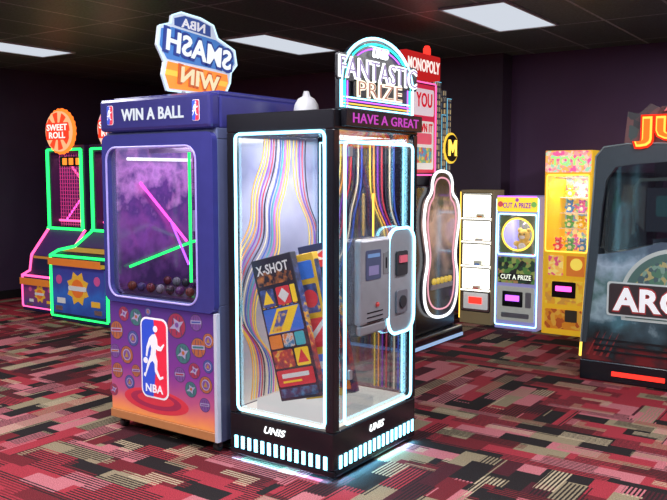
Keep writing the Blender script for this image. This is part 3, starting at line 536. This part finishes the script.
    for i in range(8):
        a=i*45
        flat('marquee_swirl',mq,[([(xm,cz)]+[(xm+.22*math.cos(math.radians(a+d)),cz+.22*math.sin(math.radians(a+d))) for d in (0,8,16,24)],0,.061)],'-y',(0,cy,0),.003,[E('swirl '+front,mcol[2],1.3)])
    flat('marquee_band',mq,[(rr(xm,cz,.42,.20,.02),0)],'-y',(0,cy-.065,0),.006,E('band red',(1,.05,.02),1.2))
    RT=E('sign cream letters',(1,.92,.85),1.2)
    text('marquee_lettering',mq,'SWEET','-y',(xm,cy-.072,cz+.045),.38,.075,RT,.004); text('marquee_lettering',mq,'ROLL','-y',(xm,cy-.072,cz-.045),.30,.075,RT,.004)
    box('marquee_post',mq,(xm-.05,cy+.03,1.90),(xm+.05,cy+.05,2.0),GREY)
    return R
alley(-8.46,-7.74,PINK,'candy-themed ball rolling machine with pink light strips and orange sign','pink',5.62,.40,((1,.16,.02),(1,.45,.22),(1,.06,.02)))
alley(-7.64,-6.66,GREEN,'candy-themed ball rolling machine with green lights and blue front','blue',5.43,.70,((1,.60,.10),(1,.55,.45),(1,.15,.40)))
area((-8.1,6.4,1.84),.5,.3,5,(1,.3,.6),name='cabinet_lamp'); area((-7.15,6.4,1.84),.5,.3,5,(1,.3,.6),name='cabinet_lamp')
# ================================================================ COIN PUSHER
px0,px1,py0,py1=-4.15,-3.50,6.15,7.15
C=root('coin_pusher_machine',((px0+px1)/2,(py0+py1)/2,0),'tall dark coin pusher with curvy white-outlined glass and red sign','arcade machine')
boxes('body',C,[((px0,py0,.12),(px1-.03,py1,1.50)),((px0,py0-.03,.0),(px1+.05,py1+.03,.12))],[BLACK],.02)
curvy=[(6.62,.26),(6.95,.24),(7.10,.36),(7.13,.62),(7.06,.80),(7.10,1.00),(7.16,1.20),(7.10,1.36),(6.98,1.42),(6.99,1.55),(6.90,1.63),(6.68,1.64),(6.58,1.56),(6.58,1.44),(6.46,1.36),(6.42,1.16),(6.47,.98),(6.52,.80),(6.44,.60),(6.46,.38)]
def smooth_loop(p,it=2):
    for _ in range(it):
        q=[]
        for i in range(len(p)):
            a,b=p[i],p[(i+1)%len(p)]; q+=[(a[0]*.75+b[0]*.25,a[1]*.75+b[1]*.25),(a[0]*.25+b[0]*.75,a[1]*.25+b[1]*.75)]
        p=q
    return p
cv=smooth_loop(curvy)
cc=(sum(p[0] for p in cv)/len(cv),sum(p[1] for p in cv)/len(cv))
ins=lambda s:[(cc[0]+(u-cc[0])*s,cc[1]+(v-cc[1])*(1-(1-s)*.5)) for u,v in cv]
flat('curvy_glass',C,[(cv,0)],'+x',(px1-.029,0,0),.03,RAMP('pusher glass painted glow',[(0,(.03,.03,.04)),(.3,(.06,.05,.06)),(.5,(.30,.20,.18)),(.68,(.50,.33,.28)),(.8,(.08,.06,.07)),(1,(.02,.02,.03))],'Z',.4,.5,.1,6,3))  # pinkish interior glow painted into the opaque glass colour
tube('light_strip',C,[(ploop('+x',(px1+.004,0,0),cv),0)],.014,WL,True)
tube('inner_trim',C,[(ploop('+x',(px1+.004,0,0),ins(.80)),0)],.008,E('trim pink glow',(1,.45,.55),1.0),True)
cs=box('coin_shelf',C,(px1+.002,6.57,.53),(px1+.022,6.99,.575),GREY)
for i in range(5): lathe('coin',cs,[(.03,0),(.03,.02)],(px1+.003,6.62+.08*i,.606),P('coin gold',(.7,.5,.08),.5),16,'x')
boxes('lit_base',C,[((px1+.051,py0-.02,.02),(px1+.062,py1,.05)),((px0,py0-.045,.02),(px1+.05,py0-.031,.05))],[P('base pale blue',(.30,.45,.70),.8)])
sb=boxes('back_sign',C,[((px0+.2,6.22,1.50),(px1-.08,6.78,2.45))],[DARK],.01)
flat('sign_panel',sb,[(rr(6.54,2.02,.44,.80,.02),0),(rr(6.54,2.26,.38,.24,.02),1,.004),(rr(6.54,1.87,.38,.44,.02),2,.004),(rr(6.54,1.93,.30,.10,.02),3,.008),(rr(6.54,1.78,.30,.14,.02),4,.008)],'+x',(px1-.079,0,0),.006,[P('sign red panel',(.55,.02,.06),.7),P('sign pink white',(.75,.62,.68),.6),P('sign cream',(.70,.66,.62),.6),P('sign rose bar',(.7,.1,.15),.6),ART('sign picture',[(.1,.3,.5),(.7,.5,.1),(.6,.1,.1),(.2,.4,.2)],30,.5)])
RDK=E('deep red letters',(.7,.01,.03),.9)
text('panel_lettering',sb,'YOU','+x',(px1-.068,6.54,2.28),.30,.13,RDK,.004)
text('panel_lettering',sb,'OWN IT','+x',(px1-.068,6.54,2.03),.32,.08,RDK,.004)
tube('light_strip',sb,[(ploop('+x',(px1-.075,0,0),rr(6.54,2.02,.48,.84,.02)),0)],.007,PINK,True)
ts=boxes('top_sign',C,[((px1-.16,6.16,2.47),(px1-.04,6.80,2.69)),((px1-.12,6.3,2.44),(px1-.08,6.5,2.47))],[E('sign red glow',(.65,.02,.02),.8)],.01)
text('top_sign_lettering',ts,'MONOPOLY','+x',(px1-.039,6.48,2.58),.59,.11,E('sign white letters',(1,.85,.8),1.1),.004)
lathe('beacon_lamp',C,[(.03,0),(.035,.02),(.035,.06),(.02,.09)],(px1-.1,6.64,2.69),REDL)
FAC=WIN('tower facade')
for (a,b2,t_) in ((6.80,6.93,2.48),(6.94,7.04,2.18),(7.05,7.15,2.34)):
    tw=boxes('skyline_tower',C,[((px0+.3,a,1.501),(px1-.10,b2,t_)),((px0+.4,a+.02,t_),(px1-.14,b2-.02,t_+.08)),((px0+.45,a+.04,t_+.08),(px1-.2,b2-.04,t_+.16))],[FAC],.003)
    tube('neon_edge',tw,[([(px1-.095,a+.004,1.52),(px1-.095,a+.004,t_-.005),(px1-.095,b2-.009,t_-.005)],0)],.003,E('tower neon aqua',(.2,.7,1),1.0))
cm=flat('coin_emblem',C,[(circ(7.12,1.86,.15,24),0),(circ(7.12,1.86,.13,24),1,.01)],'+x',(px1-.09,0,0),.012,[E('emblem gold rim',(1,.62,.06),1.2),BLACK])
mw=lambda u,v:(7.12+u,1.86+v)
flat('emblem_letter',cm,[([mw(*p) for p in [(-.085,-.075),(-.05,-.075),(-.05,.02),(0,-.045),(.05,.02),(.05,-.075),(.085,-.075),(.085,.08),(.05,.08),(0,.01),(-.05,.08),(-.085,.08)]],0)],'+x',(px1-.066,0,0),.006,[YEL])
# ================================================================ PRIZE TOWER
tx0,tx1,ty0,ty1=-3.83,-3.46,7.87,8.16
T=root('lit_prize_tower',((tx0+tx1)/2,8.02,0),'narrow prize tower with stacked brightly lit warm-white compartments','arcade machine')
boxes('body',T,[((tx0,ty0,.0),(tx0+.02,ty1,1.41)),((tx1-.02,ty0,.0),(tx1,ty1,1.41)),((tx0+.02,ty1-.02,.0),(tx1-.02,ty1,1.41)),((tx0,ty0,1.41),(tx1,ty1,1.44)),((tx0+.02,ty0+.01,.0),(tx1-.02,ty1-.02,.12))],[P('tower frame warm',(.20,.15,.08),.4)],.004)
BR=E('compartment glow',(1,.95,.82),3.0)
zz=[.12,.36,.62,.88,1.13,1.41]
for i in range(5):
    cp=boxes('compartment',T,[((tx0+.021,ty0+.02,zz[i]+.005),(tx1-.021,ty0+.04,zz[i+1]-.005),0),((tx0+.021,ty0,zz[i+1]-.008),(tx1-.021,ty0+.02,zz[i+1]-.001),1)],[BR if i else P('coin box dark',(.1,.05,.05),.3),BLACK])
    tube('compartment_frame',cp,[(ploop('-y',(0,ty0-.002,0),rr((tx0+tx1)/2,(zz[i]+zz[i+1])/2,.335,zz[i+1]-zz[i]-.03,.02)),0)],.006,BLACK,True)
    if i:
        x=(tx0+tx1)/2; z=zz[i]+.012
        boxes('shelf',T,[((tx0+.021,ty0-.03,zz[i]),(tx1-.021,ty0+.019,zz[i]+.0115))],[BR])
        g=boxes('gadget_box',None,[((x-.04+.01*i,ty0-.022,z),(x+.05+.01*i,ty0+.012,z+.035+.01*(i%3)))],[P('gadget pale %d'%i,(.45+.1*(i%2),.45,.36),.5)],.006)
        top(g,'small boxed gadget prize standing in a lit compartment','boxed prize','gadget prizes in the tower')
        flat('printed_label',g,[(rect(x-.025+.01*i,z+.010,x+.03+.01*i,z+.026),0)],'-y',(0,ty0-.0225,0),.001,[pm[i%6]])
flat('price_display',T,[(rr((tx0+tx1)/2,.25,.28,.18,.01),0),(rect(-3.72,.22,-3.57,.29),1,.01)],'-y',(0,ty0+.01,0),.012,[P('price panel pale',(.5,.5,.5),.6),REDL])
tube('light_strip',T,[([(tx0-.004,ty0,.05),(tx0-.004,ty0,1.42)],0)],.006,YEL)
# ================================================================ plush toys
def plush(x,y,z,s,c,c2,label,cat='plush toy',group='plush prizes in the crane cabinets'):
    key='plush %.2f %.2f %.2f'%c
    L=[((x,y,z+.32*s),.32*s,(1,.9,1)),((x,y-.03*s,z+.78*s),.27*s),((x-.2*s,y,z+1.0*s),.11*s),((x+.2*s,y,z+1.0*s),.11*s),((x-.3*s,y-.1*s,z+.42*s),.12*s,(1.3,1,1)),((x+.3*s,y-.1*s,z+.42*s),.12*s,(1.3,1,1)),((x-.17*s,y-.22*s,z+.1*s),.1*s,(1,1.3,1)),((x+.17*s,y-.22*s,z+.1*s),.1*s,(1,1.3,1)),((x,y-.22*s,z+.30*s),.18*s,(1,.6,1),1),((x,y-.25*s,z+.72*s),.11*s,(1.2,.7,.8),1)]
    o=spheres('plush_toy',None,L,[P(key,c,.25,.9),P('belly %.2f'%c2[0],c2,.2,.9)])
    spheres('eye',o,[((x-.1*s,y-.275*s,z+.85*s),.035*s)],BLACK); spheres('eye',o,[((x+.1*s,y-.275*s,z+.85*s),.035*s)],BLACK)
    top(o,label,cat,group); return o
# ================================================================ CRANES
def crane(x0,x1,z0w,z1w,ztop,body,frame,header,back,label):
    y0,y1=7.80,8.40; xm=(x0+x1)/2; w=x1-x0
    R=root('claw_crane_machine',(xm,8.13,0),label,'arcade machine')
    sh=boxes('body',R,[((x0,y0,.0),(x1,y1,z0w)),((x0,y0,z0w),(x0+.03,y1,z1w)),((x1-.03,y0,z0w),(x1,y1,z1w)),((x0+.03,y1-.03,z0w),(x1-.03,y1,z1w)),((x0,y0,z1w),(x1,y1,ztop))],[body],.006)
    box('backdrop',R,(x0+.031,y1-.05,z0w+.001),(x1-.031,y1-.031,z1w-.001),back)
    box('glass_pane',R,(x0+.03,y0+.01,z0w),(x1-.03,y0+.014,z1w),GLASS)
    tube('light_strip',R,[(ploop('-y',(0,y0-.004,0),rr(xm,(z0w+z1w)/2,w-.05,z1w-z0w,.02)),0)],.006,frame,True)
    flat('header',R,[(rr(xm,(z1w+ztop)/2+.01,w-.02,ztop-z1w-.03,.02),0)],'-y',(0,y0-.001,0),.015,header)
    g=boxes('claw_gantry',R,[((x0+.036,8.00,z1w-.04),(x1-.036,8.02,z1w-.02))],STEEL)
    tube('claw',g,[([(xm,8.01,z1w-.03),(xm,8.01,z1w-.10)],0)]+[([(xm,8.01,z1w-.10),(xm+.04*math.cos(a),8.01+.04*math.sin(a),z1w-.12),(xm+.025*math.cos(a),8.01+.025*math.sin(a),z1w-.15)],0) for a in (0.5,2.6,4.7)],.005,STEEL)
    area((xm,8.10,z1w-.01),.3,.3,4.5,(1,.95,.85),name='cabinet_lamp')
    return R
yc=7.80
R=crane(-3.39,-2.93,.78,1.20,1.38,P('lavender crane body',(.28,.26,.55),.55),CYAN,P('header lemon',(.90,.62,.04),1.0),P('grey green backdrop',(.16,.17,.10),.5),'short lavender claw machine with yellow header and green poster front')
flat('header_fruit_print',R,[(circ(-3.34,1.30,.03),0),(circ(-2.98,1.30,.03),1),(circ(-3.16,1.345,.02),2)],'-y',(0,yc-.016,0),.002,[P('print red',(.7,.1,.1),.6),P('print green',(.2,.5,.1),.6),P('print violet',(.4,.1,.5),.6)])
text('header_lettering',R,'CUT A PRIZE','-y',(-3.16,yc-.019,1.29),.30,.055,E('header violet letters',(.30,.05,.5),.9),.004)
tube('light_strip',R,[([(-3.37,yc-.02,1.38),(-2.95,yc-.02,1.38)],0)],.007,PURL)
fp=flat('front_poster',R,[(rr(-3.16,.62,.40,.27,.01),0),(rr(-3.16,.55,.36,.07,.01),1,.004)],'-y',(0,yc-.001,0),.006,[ART('jungle green print',[(.02,.05,.03),(.08,.2,.05),(.25,.3,.08),(.02,.02,.02),(.35,.2,.08)],24,.6),BLACK])
text('poster_lettering',fp,'CUT A PRIZE','-y',(-3.16,yc-.012,.55),.33,.05,E('poster pale letters',(.9,.95,.8),1.2),.003)
flat('lower_door',R,[(rr(-3.16,.27,.40,.36,.02),0),(rr(-3.19,.32,.22,.16,.01),1,.008),(rr(-3.19,.33,.15,.06,.005),2,.016),(rr(-3.02,.32,.06,.16,.01),3,.008),(rr(-3.16,.15,.30,.05,.01),3,.008)],'-y',(0,yc-.001,0),.01,[P('door pale grey',(.5,.52,.48),.35),BLACK,PURL,GREY])
tube('light_strip',R,[(ploop('-y',(0,yc-.004,0),rr(-3.16,.70,.45,1.32,.02)),0)],.006,CYAN,True)
lathe('pedestal_joystick',R,[(.012,0),(.012,.04),(.02,.05),(.01,.06)],(-3.00,7.85,.78),REDL)
sq=[];N_=32
for i in range(N_):
    a0,a1=2*math.pi*i/N_,2*math.pi*(i+1)/N_
    def bd(a):
        c,s=math.cos(a),math.sin(a); k_=min(.198/max(abs(c),1e-6),.195/max(abs(s),1e-6)); return (-3.16+c*k_,.99+s*k_)
    sq.append(([(-3.16+.165*math.cos(a0),.99+.165*math.sin(a0)),(-3.16+.165*math.cos(a1),.99+.165*math.sin(a1)),bd(a1),bd(a0)],0))
flat('round_window_surround',R,sq,'-y',(0,yc+.03,0),.01,[P('surround moss',(.10,.12,.05),.6)])
tube('round_window_ring',R,[(ploop('-y',(0,yc+.016,0),circ(-3.16,.99,.165,28)),0)],.010,YEL,True)
plush(-3.16,8.00,.781,.24,(.70,.45,.08),(.8,.75,.6),'golden plush toy with pale belly sitting inside claw machine')
plush(-3.27,8.22,.781,.13,(.4,.45,.5),(.8,.75,.6),'grey plush toy sitting inside claw machine')
plush(-3.05,8.22,.781,.13,(.15,.35,.15),(.8,.75,.6),'green plush toy sitting inside claw machine')
CANDY=ART('window candy backdrop',[(.7,.45,.1),(.2,.5,.25),(.85,.6,.3),(.6,.15,.2),(.2,.35,.5),(.8,.7,.3)],26,.8)
R=crane(-2.88,-2.41,.84,1.60,1.84,P('bright yellow crane body',(.80,.46,.02),.5),YEL,ART('header candy print',[(.85,.1,.3),(.95,.5,.4),(.8,.3,.3),(.3,.6,.4),(.9,.4,.1)],34,.9),CANDY,'tall bright yellow claw machine with candy-coloured header and toys')
xc=-2.645
text('header_lettering',R,'TOYS','-y',(xc,yc-.017,1.735),.34,.09,E('header lime letters',(.45,.85,.25),1.2),.005,off=.04)
fp=flat('front_poster',R,[(rr(xc-.10,.70,.15,.2,.01),0),(rr(xc+.10,.70,.18,.2,.01),1),(rr(xc,.43,.40,.24,.02),2),(rr(xc,.16,.40,.2,.02),3)],'-y',(0,yc-.001,0),.006,[ART('poster candy a',[(.7,.1,.2),(.9,.7,.2),(.9,.5,.1)],30,.6),P('poster orange',(.7,.2,.03),.5),ART('poster ochre',[(.80,.45,.03),(.85,.55,.05),(.75,.35,.03),(.6,.3,.05)],22,.5),ART('poster rust',[(.7,.25,.02),(.8,.4,.05),(.5,.1,.02)],22,.4)])
flat('coin_door',fp,[(rr(xc-.01,.46,.24,.16,.01),0),(rr(xc-.01,.47,.16,.05,.005),1,.008),(rr(xc+.07,.2,.12,.12,.01),2)],'-y',(0,yc-.008,0),.008,[BLACK,MAG,M('chute door',(.1,.08,.05),.4)])
flat('price_badge',fp,[(circ(xc+.11,.72,.06),0)],'-y',(0,yc-.008,0),.006,P('badge yellow',(.9,.7,.1),.7))
cl=[(.75,.1,.15),(.15,.5,.2),(.1,.3,.7),(.8,.55,.05),(.6,.2,.6),(.75,.7,.65)]
nm_=('red','green','blue','orange','violet','cream')
k=0
for iy,yy in enumerate((7.93,8.07)):
    for ix in range(3):
        plush(xc+(ix-1)*.125,yy,.841,.12,cl[k%6],(.85,.8,.65),'%s plush toy sitting inside yellow claw machine'%nm_[k%6]); k+=1
for zi,zs in enumerate((1.04,1.20,1.36)):
    boxes('toy_shelf',R,[((-2.849,8.18,zs),(-2.441,8.34,zs+.01))],[WHITE])
    for ix in range(3): 
        q_=(ix*2+1+zi)%6
        plush(xc+(ix-1)*.125,8.26,zs+.011,.12,cl[q_],(.85,.8,.65),'%s plush toy sitting on shelf inside yellow claw machine'%nm_[q_])
# ================================================================ THEATRE SHOOTER CABINET
J0=6.20
G=root('theatre_shooter_cabinet',(-1.1,7.1,0),'large enclosed shooting game cabinet with orange lettering','arcade machine')
boxes('platform',G,[((-1.97,J0,.0),(-.2,8.0,.16))],[BLACK],.01)
boxes('platform_light',G,[((-1.72,J0-.006,.055),(-1.33,J0-.001,.09))],[REDL])
side=[(-1.96,.161),(-.25,.161),(-.25,1.10),(-1.10,1.10),(-1.40,1.10),(-1.60,1.04),(-1.78,1.00),(-1.925,.98)]
SPN=RAMP('cabinet side art',[(0,(.10,.012,.014)),(.12,(.012,.014,.016)),(.34,(.03,.055,.07)),(.46,(.18,.25,.29)),(.58,(.06,.11,.11)),(.76,(.22,.28,.35)),(.9,(.08,.12,.16)),(1,(.05,.07,.10))],'Z',.5,.7,.10,6,8)
for yy in (J0,7.96):
    flat('side_panel',G,[(side,0)],'-y',(0,yy+.04,0),.04,SPN,.004)
ho=[(-1.955,.30),(-1.935,.70),(-1.915,1.05),(-1.895,1.40),(-1.88,1.74),(-1.82,1.81),(-1.65,1.83),(-1.3,1.83),(-.60,1.83),(-.30,1.80),(-.25,1.60),(-.25,1.105)]
hi_=[(-1.915,.30),(-1.88,.70),(-1.845,1.05),(-1.825,1.36),(-1.80,1.56),(-1.73,1.66),(-1.60,1.68),(-1.3,1.70),(-.62,1.70),(-.42,1.64),(-.36,1.5),(-.34,1.105)]
def hood(yy):
    return flat('hood_frame',G,[([ho[i],ho[i+1],hi_[i+1],hi_[i]],0) for i in range(11)],'-y',(0,yy-.001,0),.03,P('hood frame grey black',(.035,.045,.055),.25,.25))
hd=hood(J0); hood(8.03)
tube('hood_edge',hd,[([(u,J0-.032,v) for u,v in ho[0:8]],0)],.007,M('hood edge trim',(.25,.32,.34),.35,.5))
boxes('roof',G,[((-1.74,J0+.001,1.77),(-.3,7.99,1.82))],[BLACK],.004)
boxes('rear_wall',G,[((-1.90,J0+.041,.161),(-1.86,7.95,1.62))],[M('dark hood interior',(.02,.02,.028),.4)],.004)
flat('screen',G,[(rr(7.0,1.22,1.2,.72,.02),0),([(6.5,1.0),(6.9,.95),(7.2,1.2),(7.5,1.1),(7.5,1.5),(6.8,1.52)],1,.004),([(6.45,1.3),(6.6,1.5),(6.75,1.35)],2,.005)],'+x',(-1.859,0,0),.02,[P('screen blue grey',(.08,.10,.11),.4),P('screen glow',(.22,.24,.22),.5),P('screen jungle',(.06,.16,.09),.5)])
flat('window_tint',hd,[(hi_[2:]+[(-1.40,1.105),(-1.60,1.05),(-1.78,1.01)],0)],'-y',(0,J0+.02,0),.004,GL('smoked window',(.50,.52,.55),.12,.08))
tube('inner_window_frame',G,[([(x,J0+.25,z) for x,z in ((-1.66,1.14),(-1.66,1.50),(-1.62,1.56),(-1.2,1.58),(-.9,1.58))],0)],.014,P('inner frame green grey',(.22,.28,.25),.5))
flat('inner_poster',G,[(rect(-1.58,1.16,-1.05,1.50),0),(rr(-1.45,1.36,.12,.16,.02),1,.004),([(-1.36,1.20),(-1.25,1.44),(-1.12,1.24)],2,.004)],'-y',(0,J0+.32,0),.01,[P('inner poster slate',(.08,.10,.12),.5),P('inner poster teal',(.08,.22,.22),.6),P('inner poster amber',(.35,.18,.05),.6)])
box('seat_bench',G,(-1.45,6.6,.161),(-.9,7.7,.62),M('bench dark vinyl',(.05,.03,.04),.5),.03)
tube('light_strip',G,[([(-1.985,J0+.06,.17),(-1.96,J0+.06,.70),(-1.935,J0+.06,1.05),(-1.915,J0+.06,1.40),(-1.89,J0+.06,1.70)],0)],.012,YEL)
em=flat('arch_emblem',G,[(circ(-1.28,.66,.40,28,.40,0,180)+[(-1.66,.50),(-.90,.50)],0),(circ(-1.28,.66,.37,28,.37,0,180)+[(-1.63,.52),(-.93,.52)],1,.003),(circ(-1.28,.70,.30,28,.28,0,180),3,.005)],'-y',(0,J0-.001,0),.003,[P('emblem silver',(.34,.38,.37),.35),P('emblem forest',(.05,.10,.09),.4),P('emblem pale green',(.35,.42,.36),.4),ART('emblem jungle',[(.05,.12,.08),(.12,.20,.16),(.25,.22,.10),(.04,.07,.08)],30,.5)])
flat('emblem_band',em,[(rr(-1.22,.66,1.10,.26,.02),0),(rr(-1.22,.66,1.07,.235,.02),1,.003)],'-y',(0,J0-.0115,0),.003,[P('emblem band silver',(.40,.44,.44),.35),P('emblem band dark',(.03,.02,.022),.3)])
text('emblem_lettering_core',em,'ARCADE','-y',(-1.22,J0-.018,.66),1.02,.205,P('emblem letter maroon',(.30,.03,.03),.4),.002,off=.06)
text('emblem_lettering',em,'ARCADE','-y',(-1.22,J0-.021,.66),1.00,.18,P('emblem letters',(.70,.72,.74),.5),.004,off=.035)
for i in range(4): flat('claw_scratch',G,[([(-1.92+i*.05,.20),(-1.90+i*.05,.20),(-1.82+i*.05,.40)],0)],'-y',(0,J0-.001,0),.002,[P('scratch red',(.16,.015,.015),.4)])
for i in range(3): box('side_grille_bar',G,(-1.86,J0-.008,.235+i*.045),(-1.10,J0-.001,.250+i*.045),M('grille black',(.01,.01,.012),.3))
text('marquee_lettering',G,'JURASSIC','-y',(-.80,J0-.03,1.915),1.62,.25,E('marquee red edge',(.9,.03,.01),1.5),.03,off=.075)
text('marquee_lettering_outline',G,'JURASSIC','-y',(-.80,J0-.065,1.915),1.585,.22,E('marquee yellow outline',(1,.62,.08),1.5),.006,off=.045)
text('marquee_lettering_face',G,'JURASSIC','-y',(-.80,J0-.078,1.915),1.555,.185,E('marquee orange face',(1,.16,.02),1.5),.008,off=.01)
mb=flat('marquee_backing',G,[([(-1.68,1.832),(-.05,1.832),(-.05,2.06),(-.5,2.20),(-1.0,2.26),(-1.30,2.18),(-1.42,2.08),(-1.50,2.12),(-1.58,2.05),(-1.66,2.07)],0)],'-y',(0,J0+.03,0),.04,ART('marquee jungle dark',[(.05,.03,.035),(.03,.05,.05),(.10,.04,.04),(.02,.02,.025)],14,.3))
flat('rock_outline',mb,[([(-1.46,2.03),(-1.42,2.10),(-1.38,2.09),(-1.36,2.20),(-1.31,2.19),(-1.28,2.34),(-1.22,2.38),(-1.16,2.30),(-1.05,2.32),(-.9,2.2),(-.9,2.08)],0),([(-1.40,2.06),(-1.33,2.16),(-1.30,2.28),(-1.2,2.26),(-1.1,2.12)],1,.03)],'-y',(0,J0+.02,0),.03,[M('rock brown',(.12,.06,.06),.7),P('rock ember',(.5,.10,.12),.5)])
# ================================================================ CAMERA + WORLD
cam=D.cameras.new('camera'); co=D.objects.new('camera',cam); COL.objects.link(co)
co.location=(0,0,1.6); co.rotation_euler=(math.radians(90-5.36),0,math.radians(35)); cam.lens=43.2; cam.sensor_width=36; cam.clip_end=60
S.camera=co
w=D.worlds.new('world'); w.use_nodes=True; w.node_tree.nodes['Background'].inputs[0].default_value=(.03,.03,.04,1); S.world=w
